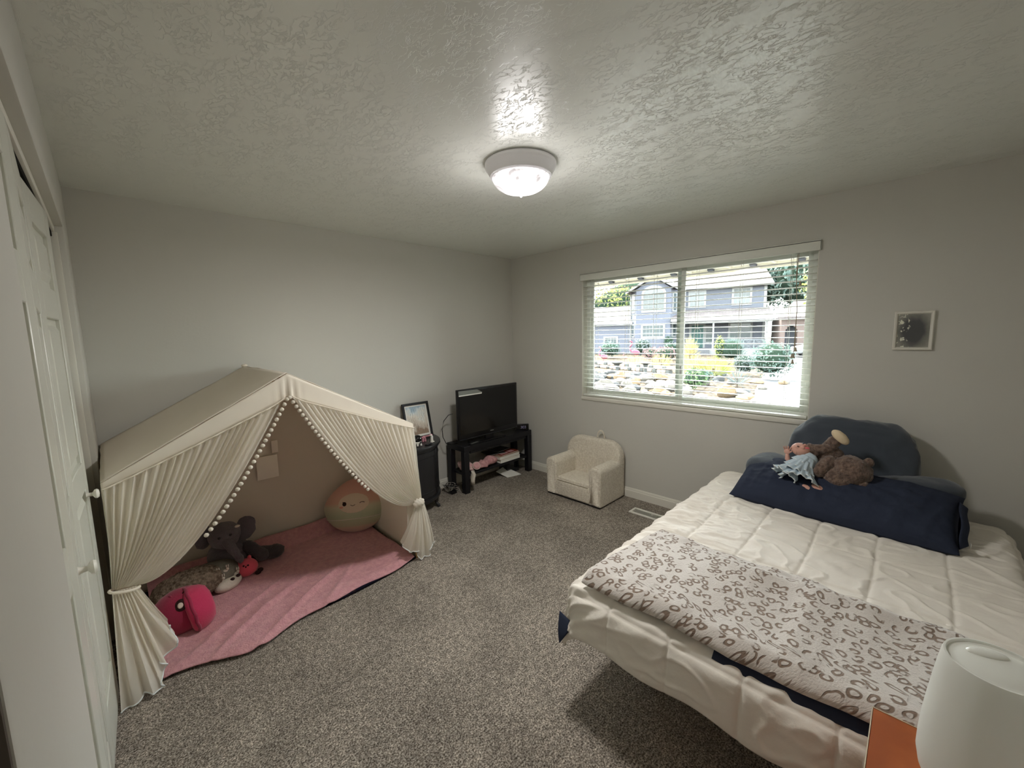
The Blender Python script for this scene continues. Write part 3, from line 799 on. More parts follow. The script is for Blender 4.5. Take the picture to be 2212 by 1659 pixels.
# ------------------------------------------------------------------ ceiling lamp
LC = (1.603, 1.517)
lp = thing('ceiling_lamp', 'flush round ceiling lamp with glowing alabaster glass bowl', 'lamp', (LC[0], LC[1], H-.16))
obj('canopy', MB().lathe([(.02, H-.0005), (.176, H-.0005), (.183, H-.006), (.184, H-.018), (.178, H-.030), (.168, H-.045), (.160, H-.060), (.157, H-.068), (.150, H-.068), (.148, H-.05), (.02, H-.03)], 72, (LC[0], LC[1], 0)), 'lamp_metal', lp, sharp=50)
def bowl_mat():
    m = M('lamp_glass', (120, 116, 116), .35, .3)
    n, l, b = nodes_of(m); tc = n.new('ShaderNodeTexCoord')
    w = n.new('ShaderNodeTexNoise'); w.inputs['Scale'].default_value = 7; w.inputs['Detail'].default_value = 4; w.inputs['Distortion'].default_value = 3.0; l.new(tc.outputs['Object'], w.inputs['Vector'])
    r = n.new('ShaderNodeMapRange'); r.inputs['From Min'].default_value = .35; r.inputs['From Max'].default_value = .62; r.inputs['To Min'].default_value = .36; r.inputs['To Max'].default_value = 1.5; l.new(w.outputs['Fac'], r.inputs['Value'])
    b.inputs['Emission Color'].default_value = (1.0, .93, .92, 1); l.new(r.outputs[0], b.inputs['Emission Strength'])
bowl_mat()
prof = []
for k in range(15):
    a = k/14*PI/2; prof.append((.147*math.cos(a)**.8 if k < 14 else .0, H-.064-.082*math.sin(a)))
bowl = obj('glass_bowl', MB().lathe(prof, 72, (LC[0], LC[1], 0)), 'lamp_glass', lp, sharp=80, recalc=False, label='marbled glowing glass bowl')
obj('rim', MB().lathe([(.146, H-.062), (.153, H-.062), (.154, H-.070), (.148, H-.074), (.144, H-.070)], 72, (LC[0], LC[1], 0)), 'lamp_metal', lp)
obj('finial', MB().lathe([(.013, H-.146), (.015, H-.149), (.010, H-.153), (.006, H-.155), (.007, H-.161), (.004, H-.166), (0, H-.168)], 20, (LC[0], LC[1], 0)), 'lamp_metal', lp)
ld = bpy.data.lights.new('lamp_bulb', 'POINT'); ld.energy = 5; ld.color = (1.0, .97, .96); ld.shadow_soft_size = .12
lo = bpy.data.objects.new('lamp_bulb', ld); COL.objects.link(lo); lo.parent = lp; lo.location = (0, 0, -.055); lo.visible_camera = False
la = bpy.data.lights.new('lamp_down', 'AREA'); la.shape = 'DISK'; la.size = .27; la.energy = 14; la.color = (1.0, .97, .94)
lo = bpy.data.objects.new('lamp_down', la); COL.objects.link(lo); lo.parent = lp; lo.location = (0, 0, -.012); lo.visible_camera = False
hl = thing('entry_fill_lamp', 'added unseen round fill lamp on the entry ceiling behind the viewer', 'lamp', (-.72, -.18, H-.07))  # unseen lamp added as fill for the near side of the room
obj('canopy', MB().lathe([(.02, H-.0005), (.12, H-.0005), (.12, H-.02), (.115, H-.025), (.02, H-.02)], 40, (-.72, -.18, 0)), 'lamp_metal', hl)
obj('glass_bowl', MB().lathe([(.11, H-.024), (.105, H-.045), (.08, H-.062), (.04, H-.07), (0, H-.072)], 40, (-.72, -.18, 0)), 'lamp_glass', hl, recalc=False)
la = bpy.data.lights.new('entry_fill', 'POINT'); la.energy = 3.0; la.color = (1.0, .97, .93); la.shadow_soft_size = .10
lo = bpy.data.objects.new('entry_fill', la); COL.objects.link(lo); lo.parent = hl; lo.location = (0, 0, -.10)
# ------------------------------------------------------------------ vent, outlet, framed photo on the window wall
vt = thing('floor_vent', 'white slotted metal floor register set in the carpet near the bed', 'vent', (3.176, 1.572, 0))
m = MB(); vx0, vx1, vy0, vy1 = 3.118, 3.234, 1.424, 1.720
m.box(vx0, vy0, .001, vx1, vy0+.022, .012); m.box(vx0, vy1-.022, .001, vx1, vy1, .012); m.box(vx0, vy0+.022, .001, vx0+.022, vy1-.022, .012); m.box(vx1-.022, vy0+.022, .001, vx1, vy1-.022, .012)
obj('register_frame', m, 'white_trim', vt, bevel=.003)
obj('duct_shadow', MB().box(vx0+.02, vy0+.02, .001, vx1-.02, vy1-.02, .003), 'dark_gap', vt)
lv = None
for k in range(27):
    yy = vy0+.028+k*.00925
    if lv is None: lv = obj('louver', MB().box(vx0+.022, -.0013, .004, vx1-.022, .0013, .009).xf(lambda v: (v.x, v.y+vy0+.028, v.z)), 'white_trim', vt); base_l = 0
    else:
        c = dup(lv, vt); c.location = (0, k*.00925, 0)
obj('damper_lever', MB().box(3.172, vy0+.1, .010, 3.180, vy0+.112, .018), 'white_trim', vt)
ol = thing('wall_outlet', 'white wall outlet plate low on the wall just above the bed edge', 'outlet', (XB, 1.012, .36))
obj('cover_plate', MB().box(XB-.006, .977, .325, XB-.0005, 1.050, .432), 'white_trim', ol, bevel=.002)
for zz in (.355, .402):
    s = obj('socket', MB().box(XB-.009, .996, zz-.014, XB-.006, 1.030, zz+.014), 'vinyl_white', ol, bevel=.001)
    obj('slots', MB().box(XB-.0095, 1.005, zz-.006, XB-.009, 1.0065, zz+.006).box(XB-.0095, 1.018, zz-.006, XB-.009, 1.0195, zz+.006), 'dark_gap', s, smooth=False)
wp = thing('framed_photo', 'small white framed dark photo hanging right of the window', 'picture', (XB-.01, .043, 1.43))
PY0, PY1, PZ0, PZ1 = -.043, .129, 1.429, 1.659
def frame_mesh(y0, y1, z0, z1, w, t, x):
    mb = MB()
    pr = [(0, .003), (0, t*.8), (w*.25, t), (w*.7, t*.9), (w, t*.4), (w, .003)]
    cs = [(y0, z0, 1, 1), (y1, z0, -1, 1), (y1, z1, -1, -1), (y0, z1, 1, -1)]
    k = len(pr)
    for (yy, zz, sy, sz) in cs:
        for a, d_ in pr: mb.v.append(Vector((x-d_, yy+sy*a, zz+sz*a)))
    for i in range(4):
        j = (i+1) % 4
        for q in range(k):
            r = (q+1) % k; mb.f.append((i*k+q, j*k+q, j*k+r, i*k+r))
    return mb
obj('picture_frame', frame_mesh(PY0, PY1, PZ0, PZ1, .017, .018, XB), 'white_trim', wp, smooth=False)
def photo_mat():
    m = M('dark_photo', (90, 90, 90), .10, .6)
    n, l, b = nodes_of(m); tc = n.new('ShaderNodeTexCoord')
    mp = n.new('ShaderNodeMapping'); mp.inputs['Location'].default_value = (-.5, -.5, 0); l.new(tc.outputs['UV'], mp.inputs['Vector'])
    g = n.new('ShaderNodeTexGradient'); g.gradient_type = 'SPHERICAL'; ms = n.new('ShaderNodeMapping'); ms.inputs['Scale'].default_value = (2.0, 1.75, 1); l.new(mp.outputs[0], ms.inputs['Vector']); 
    nz = n.new('ShaderNodeTexNoise'); nz.inputs['Scale'].default_value = 5; nz.inputs['Detail'].default_value = 4; l.new(tc.outputs['UV'], nz.inputs['Vector'])
    ad = n.new('ShaderNodeVectorMath'); ad.operation = 'SCALE'; ad.inputs['Scale'].default_value = .35; l.new(nz.outputs['Color'], ad.inputs[0])
    a2 = n.new('ShaderNodeVectorMath'); a2.operation = 'ADD'; l.new(ms.outputs[0], a2.inputs[0]); l.new(ad.outputs[0], a2.inputs[1]); s2 = n.new('ShaderNodeVectorMath'); s2.operation = 'SUBTRACT'; s2.inputs[1].default_value = (.17, .17, .17); l.new(a2.outputs[0], s2.inputs[0]); l.new(s2.outputs[0], g.inputs['Vector'])
    r = n.new('ShaderNodeValToRGB'); e = r.color_ramp.elements; e[0].position = .05; e[0].color = lin((150, 149, 140)); e[1].position = .5; e[1].color = lin((84, 85, 86))
    l.new(g.outputs['Fac'], r.inputs['Fac'])
    f2 = n.new('ShaderNodeTexNoise'); f2.inputs['Scale'].default_value = 9; f2.inputs['Detail'].default_value = 3; l.new(tc.outputs['UV'], f2.inputs['Vector'])
    sx = n.new('ShaderNodeSeparateXYZ'); l.new(tc.outputs['UV'], sx.inputs[0])
    am = n.new('ShaderNodeMapRange'); am.inputs['From Min'].default_value = .45; am.inputs['From Max'].default_value = .72; am.inputs['To Min'].default_value = -.12; am.inputs['To Max'].default_value = .06; l.new(sx.outputs['X'], am.inputs['Value'])
    sm = n.new('ShaderNodeMath'); sm.operation = 'ADD'; l.new(f2.outputs['Fac'], sm.inputs[0]); l.new(am.outputs[0], sm.inputs[1])
    fm = n.new('ShaderNodeMapRange'); fm.inputs['From Min'].default_value = .60; fm.inputs['From Max'].default_value = .66; l.new(sm.outputs[0], fm.inputs['Value'])
    mx = n.new('ShaderNodeMix'); mx.data_type = 'RGBA'; l.new(fm.outputs[0], mx.inputs[0]); l.new(r.outputs['Color'], mx.inputs[6]); mx.inputs[7].default_value = lin((232, 232, 214)); l.new(mx.outputs[2], b.inputs['Base Color'])
photo_mat()
obj('print', MB().box(XB-.0075, PY0+.015, PZ0+.015, XB-.006, PY1-.015, PZ1-.015), 'dark_photo', wp, smooth=False, uvf=lambda c: ((c.y-PY0)/(PY1-PY0), (c.z-PZ0)/(PZ1-PZ0)))

# ------------------------------------------------------------------ child's foam armchair
sx0, sx1, sy0, sy1 = 2.985, 3.425, 1.925, 2.548
ac = thing('child_armchair', 'cream boucle child-size foam armchair against the window wall', 'chair', ((sx0+sx1)/2, (sy0+sy1)/2, 0))
def fuzz(mb, a=.0022, f=38, s=1): return mb.push(wob(a, f, s, 2))
def rprism(poly, axis, a0, a1, bev, n=14):
    """prism with rounded rims made by insetting the outline near both ends"""
    mb = MB(); c = Vector((sum(p[0] for p in poly)/len(poly), sum(p[1] for p in poly)/len(poly)))
    P = [Vector(p) for p in poly]; N = len(P)
    nr = []
    area = sum(P[i].x*P[(i+1) % N].y-P[(i+1) % N].x*P[i].y for i in range(N))
    for i in range(N):
        t = (P[(i+1) % N]-P[i-1]).normalized(); q = Vector((t.y, -t.x)); nr.append(q if area > 0 else -q)
    secs = []
    K = 5
    for k in range(K+1):
        a = k/K*PI/2; secs.append((a0+bev*(1-math.sin(a)), -bev*(1-math.cos(PI/2-a)) if 0 else -bev*(1-math.sin(a))))
    sec = []
    for k in range(K+1):
        a = k/K*PI/2; sec.append((a0+bev*(1-math.cos(a)) , -bev*(1-math.sin(a))))
    sec2 = [(a1-(x-a0), o) for x, o in reversed(sec)]
    alls = sec+sec2
    for x, o_ in alls:
        for i in range(N):
            q = P[i]+nr[i]*o_
            mb.v.append(Vector({'x': (x, q.x, q.y), 'y': (q.x, x, q.y), 'z': (q.x, q.y, x)}[axis]))
    for k in range(len(alls)-1):
        for i in range(N):
            a = k*N+i; b = k*N+(i+1) % N; mb.f.append((a, b, b+N, a+N))
    mb.f.append(tuple(reversed(range(N)))); mb.f.append(tuple((len(alls)-1)*N+i for i in range(N)))
    return mb
def rounded_poly(pts, rs, n=8):
    out = []
    N = len(pts)
    for i in range(N):
        p = Vector(pts[i]); a = (Vector(pts[i-1])-p); b = (Vector(pts[(i+1) % N])-p); r = rs[i]
        if r <= 0: out.append(p); continue
        an = a.normalized().angle(b.normalized()); d_ = min(r/math.tan(an/2), a.length*.49, b.length*.49); rr = d_*math.tan(an/2)
        p0 = p+a.normalized()*d_; p1 = p+b.normalized()*d_; bis = (a.normalized()+b.normalized()).normalized(); c = p+bis*math.sqrt(d_*d_+rr*rr)
        v0 = p0-c; v1 = p1-c; tot = v0.angle(v1); sg = 1 if v0.x*v1.y-v0.y*v1.x > 0 else -1
        for k in range(n+1):
            t = sg*tot*k/n; out.append(c+Vector((v0.x*math.cos(t)-v0.y*math.sin(t), v0.x*math.sin(t)+v0.y*math.cos(t))))
    # densify straight runs
    res = []
    for i in range(len(out)):
        p, q = out[i], out[(i+1) % len(out)]; res.append(p); L = (q-p).length
        for k in range(1, int(L/.05)+1): res.append(p.lerp(q, k/(int(L/.05)+1)))
    return res
aw = .125
# arms: profile in (y,z) extruded along x, round top
for ya, yb in ((sy0, sy0+aw), (sy1-aw, sy1)):
    pr = rounded_poly([(ya, .012), (yb, .012), (yb, .375), (ya, .375)], [.01, .01, .058, .058])
    am = fuzz(rprism(pr, 'x', sx0, sx1-.05, .022)); o = obj('armrest', am, 'fleece_cream', ac, sharp=180)
    pp = [Vector((sx0+.014, q.x, q.y)) for q in pr if q.y > .17]
    pp = sorted(pp, key=lambda v: math.atan2(v.z-.30, v.y-(ya+yb)/2)) if 0 else pp
    obj('piping', MB().tube(pp, .0042, 6), 'fleece_cream', o)
pr = rounded_poly([(sy0, .012), (sy1, .012), (sy1, .540), (sy0, .540)], [.01, .01, .15, .15], 12)
bk = rprism(pr, 'x', 3.285, sx1, .035)
bk.xf(lambda v: (v.x + .05*max(0, v.z-.2)/.36*(1 if v.x < 3.36 else 0), v.y, v.z))
obj('backrest', fuzz(bk), 'fleece_cream', ac, sharp=180)
pr = rounded_poly([(sx0+.006, .012), (3.31, .012), (3.31, .160), (sx0+.006, .170)], [.02, .01, .01, .025])
sb = rprism(pr, 'y', sy0+aw-.02, sy1-aw+.02, .01); obj('seat_base', fuzz(sb), 'fleece_cream', ac, sharp=180)
pr = rounded_poly([(sx0+.02, .150), (3.33, .150), (3.33, .188), (sx0+.02, .196)], [.01, .01, .015, .018])
obj('seat_cushion', fuzz(rprism(pr, 'y', sy0+aw-.004, sy1-aw+.004, .012)), 'fleece_cream', ac, sharp=180)
obj('piping', MB().tube([(sx0+.006, sy0+aw+.01+(sy1-sy0-2*aw-.02)*k/12, .172) for k in range(13)], .004, 6), 'fleece_cream', ac)
hp = []
for k in range(15):
    a = PI*k/14; hp.append((3.385, 2.175+.040*math.cos(a), .545+.070*math.sin(a)))
obj('carry_handle', MB().tube(hp, .0075, 8), 'fleece_cream', ac, label='cream loop handle on the back')
obj('base_fabric', MB().box(sx0+.012, sy0+.012, 0, sx1-.012, sy1-.012, .014), 'black_plastic', ac, bevel=.004)

# ------------------------------------------------------------------ television stand and what is on it
tx0, tx1, ty0, ty1, tz = 2.408, 3.385, 3.105, 3.395, .482
ts = thing('tv_stand', 'black-brown low television bench with thick square legs in the corner', 'table', ((tx0+tx1)/2, (ty0+ty1)/2, 0))
obj('table_top', MB().box(tx0, ty0, tz-.055, tx1, ty1, tz), 'black_wood', ts, bevel=.002, seg=1)
obj('apron', MB().box(tx0+.085, ty0+.012, tz-.085, tx1-.085, ty0+.03, tz-.055), 'black_wood', ts)
lg = .060
for xx in (tx0, tx1-lg):
    for yy in (ty0, ty1-lg): obj('leg', MB().box(xx, yy, 0, xx+lg, yy+lg, tz-.055), 'black_wood', ts, bevel=.002, seg=1)
obj('shelf', MB().box(tx0+.04, ty0+.02, .165, tx1-.04, ty1-.02, .190), 'black_wood', ts, bevel=.002, seg=1)

tv = thing('television', 'flat black television switched off on the corner bench', 'television', (2.79, 3.17, tz))
ux0, ux1, uz0, uz1, uy = 2.382, 3.205, .545, 1.046, 3.150
obj('bezel', MB().box(ux0, uy, uz0, ux1, uy+.035, uz1), 'black_plastic', tv, bevel=.006)
obj('back_shell', MB().box(ux0+.05, uy+.035, uz0+.04, ux1-.05, uy+.075, uz1-.05), 'black_plastic', tv, bevel=.015)
obj('screen', MB().box(ux0+.022, uy-.0012, uz0+.050, ux1-.022, uy+.001, uz1-.022), 'screen_black', tv)
obj('bottom_lip', MB().box(ux0+.01, uy-.004, uz0-.004, ux1-.01, uy+.01, uz0+.004), 'glass_dark', tv, bevel=.001)
obj('brand_badge', MB().box(2.795, uy-.002, .572, 2.842, uy-.0005, .578), 'silver', tv, smooth=False, label='small silver badge under the screen')
st = MB(); st.add([(2.392, uy-.003, 1.034), (2.63, uy-.003, 1.030), (2.700, uy-.003, .994), (2.66, uy-.003, .990), (2.440, uy-.003, .985), (2.395, uy-.003, .982)] + [(2.392, uy-.0015, 1.034), (2.63, uy-.0015, 1.030), (2.700, uy-.0015, .994), (2.66, uy-.0015, .990), (2.440, uy-.0015, .985), (2.395, uy-.0015, .982)], [(0,1,2,3,4,5), (11,10,9,8,7,6)]+[(i, (i+1) % 6, 6+(i+1) % 6, 6+i) for i in range(6)])
sk = obj('sticker', st, 'grey_tape', tv, smooth=False, label='torn grey sticker on the top left corner')
obj('sticker_edge', MB().box(2.395, uy-.0036, .981, 2.690, uy-.003, .992), 'paper_white', sk, smooth=False)
obj('stand_neck', MB().box(2.74, uy+.01, tz+.012, 2.85, uy+.035, uz0+.02), 'black_plastic', tv)
obj('stand_base', MB().prism(rounded_poly([(2.57, 3.085+.03), (3.02, 3.085+.03), (3.02, 3.28), (2.57, 3.28)], [.04]*4), 'z', tz+.0005, tz+.013), 'black_plastic', tv, bevel=.002)
# clock / small black device with faint digits
cx_ = thing('desk_clock', 'small black digital clock with faint grey digits at the right end of the bench', 'clock', (3.31, 3.23, tz))
Rc = Matrix.Rotation(math.radians(-38), 4, 'Z')
def pl(mb, c, R): 
    mb.v = [Vector(c)+(R.to_3x3() @ v) for v in mb.v]; return mb
obj('housing', pl(MB().box(-.075, -.012, 0, .075, .020, .072), (3.300, 3.170, tz+.001), Rc), 'black_plastic', cx_, bevel=.003)
obj('display', pl(MB().box(-.066, -.0135, .008, .066, -.012, .064), (3.300, 3.170, tz+.001), Rc), 'screen_black', cx_, smooth=False)
M('digit_grey', (120, 116, 138), .6, .2, emit=((120, 116, 138), .15))
T4 = Matrix.Translation((3.300, 3.170, tz+.037)) @ Rc @ Matrix.Translation((.012, -.0140, 0)) @ Matrix.Rotation(PI/2, 4, 'X')
text('digits', '303', .044, T4, 'digit_grey', cx_)
rm = thing('remote_control', 'slim black remote control lying on the bench front', 'remote', (2.56, 3.13, tz))
Rr = Matrix.Rotation(math.radians(8), 4, 'Z')
obj('case', pl(MB().box(-.08, -.019, 0, .08, .019, .014), (2.56, 3.128, tz+.0005), Rr), 'black_plastic', rm, bevel=.005)
for k in range(5):
    for j in range(3): obj('button', pl(MB().box(-.055+.022*k, -.012+.010*j-.003, .014, -.045+.022*k, -.012+.010*j+.003, .0155), (2.56, 3.128, tz+.0005), Rr), 'grey_tape', rm, smooth=False)
tag(obj('black_cord', MB().tube([(2.40, 3.26, .80), (2.36, 3.28, .79), (2.315, 3.30, .735), (2.298, 3.31, .65), (2.305, 3.31, .57), (2.335, 3.30, .50), (2.39, 3.28, .487), (2.45, 3.27, .487)], .0035, 6), 'cable_black', None), 'thin black cord looping out left of the television', 'cord')
# books on the shelf
def book(name, x0, y0, z0, x1, y1, z1, mat, label, rz=0, group=None):
    c = Vector(((x0+x1)/2, (y0+y1)/2, z0)); R = Matrix.Rotation(rz, 4, 'Z'); hx, hy, t = (x1-x0)/2, (y1-y0)/2, z1-z0
    b = thing(name, label, 'book', c, group)
    obj('page_block', pl(MB().box(-hx+.004, -hy+.002, .003, hx-.004, hy-.006, t-.003), c, R), 'paper_white', b, smooth=False)
    cv = MB().box(-hx, -hy, 0, hx, hy, .003); cv.box(-hx, -hy, t-.003, hx, hy, t); cv.box(-hx, hy-.003, .003, hx, hy, t-.003)
    obj('cover', pl(cv, c, R), mat, b, bevel=.0008, seg=1)
    return b
M('book_tan', (184, 160, 138), .7, .2); M('book_grey', (96, 92, 84), .7, .2); M('book_dark', (24, 24, 26), .5, .3)
book('book', 2.915, 3.128, .1905, 3.215, 3.36, .226, 'paper_white', 'thick white book at the bottom of the stack on the bench shelf')
book('book', 2.905, 3.130, .2265, 3.210, 3.355, .262, 'book_tan', 'tan book second in the stack on the bench shelf')
book('book', 2.930, 3.140, .2625, 3.205, 3.36, .274, 'book_red', 'open red-brown picture book on top of the stack', .05)
ob = book('book', 2.84, 3.20, .2745, 3.06, 3.37, .283, 'book_dark', 'thin black book lying askew over the red-brown one', -.25)
book('book', 2.95, 3.23, .2835, 3.16, 3.375, .292, 'book_dark', 'glossy black magazine topmost at the back of the stack', .1)
obj('picture_page', MB().box(2.955, 3.152, .2742, 3.06, 3.215, .2748).box(3.08, 3.16, .2742, 3.16, 3.22, .2748), 'pink_knit', bpy.data.objects['book.002'], smooth=False)
# heap of pink knitted clothes on the shelf
def blob(name, c, r, seed, mat, lab, cat, amp=.018, fr=14, group=None, R=None, kids=()):
    m = MB().ell(c, r, 40, 26, R, .85); m.push(wob(amp, fr, seed, 4)); m.push(wob(amp*.25, fr*4, seed+5, 2))
    zmin = c[2]-r[2]
    m.xf(lambda v: (v.x, v.y, max(v.z, zmin+.002)))
    o = obj(name, m, mat, None, sharp=180); return tag(o, lab, cat, group)
blob('pink_sweater', (2.805, 3.195, .235), (.090, .062, .044), 3, 'pink_knit', 'crumpled pink knit sweater beside the stack of books on the bench shelf', 'clothes', .016)
blob('pink_blanket', (2.665, 3.190, .222), (.110, .060, .031), 8, 'pink_knit', 'pink knitted cloth spilling along the bench shelf in the middle', 'clothes', .020)
hat = thing('knit_hat', 'small pink round knit hat with pale rim near the left bench leg', 'hat', (2.575, 3.115, .24))
R_ = rot_to((-.25, -1, .75))
obj('crown', MB().lathe([(.0, .004), (.030, .002), (.036, .0), (.038, -.012), (.034, -.03), (.0, -.04)], 28, (2.575, 3.125, .255), R_), 'pink_knit', hat)
obj('brim', MB().lathe([(.034, -.008), (.042, -.006), (.043, -.014), (.036, -.016)], 28, (2.575, 3.125, .255), R_), 'white_plush', hat)
M('pale_knit', (222, 194, 186), 1.0, .02, bump=(90, .8, .006, 4), var=(22, (204, 160, 158), .4, .6, 3))
blob('striped_shirt', (2.520, 3.235, .236), (.068, .095, .045), 12, 'pale_knit', 'pink and cream shirt sagging over the left end of the bench shelf', 'clothes', .022)
# sleeve hanging behind the front leg
tag(obj('pink_sleeve', (lambda m: (m.push(wob(.010, 20, 4)), m)[1])(MB().tube([(2.50, 3.10, .225), (2.495, 3.085, .19), (2.492, 3.088, .13), (2.498, 3.095, .085)], [.02, .024, .022, .016], 12)), 'white_plush', None, sharp=180), 'cream and pink sleeve hanging below the bench shelf at its left end', 'clothes')
pl_ = MB()
pl_.add([(3.02, 3.14, .0045), (3.20, 3.10, .003), (3.21, 3.13, .004), (3.12, 3.30, .07), (2.98, 3.28, .05)]+[(3.02, 3.14, .001), (3.20, 3.10, .001), (3.21, 3.13, .001), (3.12, 3.30, .066), (2.98, 3.28, .046)], [(0,1,2,3,4), (9,8,7,6,5)]+[(i, (i+1) % 5, 5+(i+1) % 5, 5+i) for i in range(5)])
tag(obj('paper_sheet', pl_, 'paper_white', None, smooth=False), 'loose pale papers slumped on the carpet under the bench', 'paper')
bx = MB().box(3.10, 3.22, 0, 3.29, 3.36, .145); tag(obj('storage_box', bx, 'glass_dark', None, bevel=.006), 'dark box on the floor under the right end of the bench', 'box')
# cable tangle left of the bench
for k, (mt, lab) in enumerate((('cable_grey', 'grey tangled cable on the carpet between cabinet and bench'), ('cable_black', 'black tangled cable with plug between cabinet and bench'))):
    pts = []
    r2 = random.Random(20+k)
    for i in range(70):
        a = i*.55+k; pts.append((2.345+.055*math.sin(a*1.13+k)+.02*r2.random(), 3.28+.07*math.cos(a*.9), .008+.06*abs(math.sin(a*.37+k))+.012*r2.random()))
    tag(obj('cable', MB().tube(pts, .003, 5), mt, None), lab, 'cable')
tag(obj('power_adapter', MB().box(2.31, 3.20, .001, 2.37, 3.245, .032), 'black_plastic', None, bevel=.004), 'small black power adapter on the carpet beside the bench leg', 'adapter')

# ------------------------------------------------------------------ half-round black cabinet
cb = thing('demilune_cabinet', 'black half-round cabinet between the play tent and television bench', 'cabinet', (1.85, 3.25, 0))
CX, CYc, CA, CBb = 1.868, 3.425, .355, .415
def halfring(a_, b_, n=28): return [(CX+a_*math.cos(PI+PI*k/n), CYc+b_*math.sin(PI+PI*k/n)) for k in range(n+1)]
obj('table_top', MB().prism(halfring(CA+.022, CBb+.022), 'z', .585, .607), 'black_paint', cb, bevel=.006, seg=2)
obj('top_moulding', MB().prism(halfring(CA+.008, CBb+.008), 'z', .566, .585), 'black_paint', cb, bevel=.003)
obj('body', MB().prism(halfring(CA-.012, CBb-.012), 'z', .10, .566), 'black_paint', cb, sharp=30)
obj('base_moulding', MB().prism(halfring(CA+.006, CBb+.006), 'z', .088, .122), 'black_paint', cb, bevel=.005)
def curved(name, t0, t1, z0, z1, d0, d1, par, mat='black_paint', n=14):
    def P(u, v):
        return (0,0,0)
    mb = MB(); q = []
    for k in range(n+1):
        t = t0+(t1-t0)*k/n
        for dd, zz in ((d0, z0), (d1, z0), (d1, z1), (d0, z1)):
            q.append(Vector((CX+(CA+dd)*math.cos(t), CYc+(CBb+dd)*math.sin(t), zz)))
    fs = []
    for k in range(n):
        for i in range(4):
            j = (i+1) % 4; fs.append((k*4+i, k*4+j, k*4+4+j, k*4+4+i))
    fs.append((3,2,1,0)); fs.append(tuple(n*4+i for i in range(4)))
    mb.v = q; mb.f = fs; return obj(name, mb, mat, par, bevel=.002, seg=1)
for (ta, tb_, knob) in ((PI*1.05, PI*1.325, None), (PI*1.34, PI*1.66, 1), (PI*1.675, PI*1.955, None)):
    d_ = curved('door' if knob else 'side_panel', ta, tb_, .140, .548, -.014, -.004, cb)
    dt = .035
    for (a, b, z0, z1) in ((ta+dt, tb_-dt, .500, .508), (ta+dt, tb_-dt, .182, .190), (ta+dt, ta+dt+.02, .19, .50), (tb_-dt-.02, tb_-dt, .19, .50)):
        curved('panel_bead', a, b, z0, z1, -.004, .001, d_, n=8)
    if knob: obj('knob', MB().ell((CX+(CA+.008)*math.cos(ta+.06), CYc+(CBb+.008)*math.sin(ta+.06), .34), (.011, .011, .011), 12, 8), 'black_plastic', d_)
for t in (PI*1.04, PI*1.32, PI*1.68, PI*1.90):
    xx, yy = CX+(CA-.03)*math.cos(t), CYc+(CBb-.03)*math.sin(t)
    o_ = Vector((math.cos(t), math.sin(t), 0))
    P_ = [Vector((xx, yy, .10)), Vector((xx, yy, .07))+o_*.006, Vector((xx, yy, .035))+o_*.012, Vector((xx, yy, .016))+o_*.030, Vector((xx, yy, .0))+o_*.036]
    obj('leg', MB().tube(P_, [.019, .017, .013, .016, .016], 10), 'black_paint', cb)
# leaning frame with a drawing
fr = thing('leaning_frame', 'black frame with a pale cartoon-like drawing leaning on the wall over the cabinet', 'picture', (2.06, 3.36, .607))
b0 = Vector((1.905, 3.318, .6085)); ux = Vector((1, 0, 0)); uv_ = Vector((.012, .092, .320)); uv_.normalize(); FWd, FH = .285, .345
nf = ux.cross(uv_).normalized(); 
if nf.y > 0: nf = -nf
def fp(a, b, c): return b0+ux*a+uv_*b+nf*c
def fbox(a0, a1, b0_, b1_, c0, c1):
    return MB().obox((fp((a0+a1)/2, (b0_+b1_)/2, (c0+c1)/2)), ux*((a1-a0)/2), uv_*((b1_-b0_)/2), nf*((c1-c0)/2))
m = MB(); fw_ = .021
for q in ((0, FWd, 0, fw_), (0, FWd, FH-fw_, FH), (0, fw_, fw_, FH-fw_), (FWd-fw_, FWd, fw_, FH-fw_)): m.join(fbox(*q, 0, .020))
obj('picture_frame', m, 'black_wood', fr, bevel=.0015, seg=1)
obj('mat_board', fbox(fw_, FWd-fw_, fw_, FH-fw_, .002, .007), 'paper_white', fr, smooth=False)
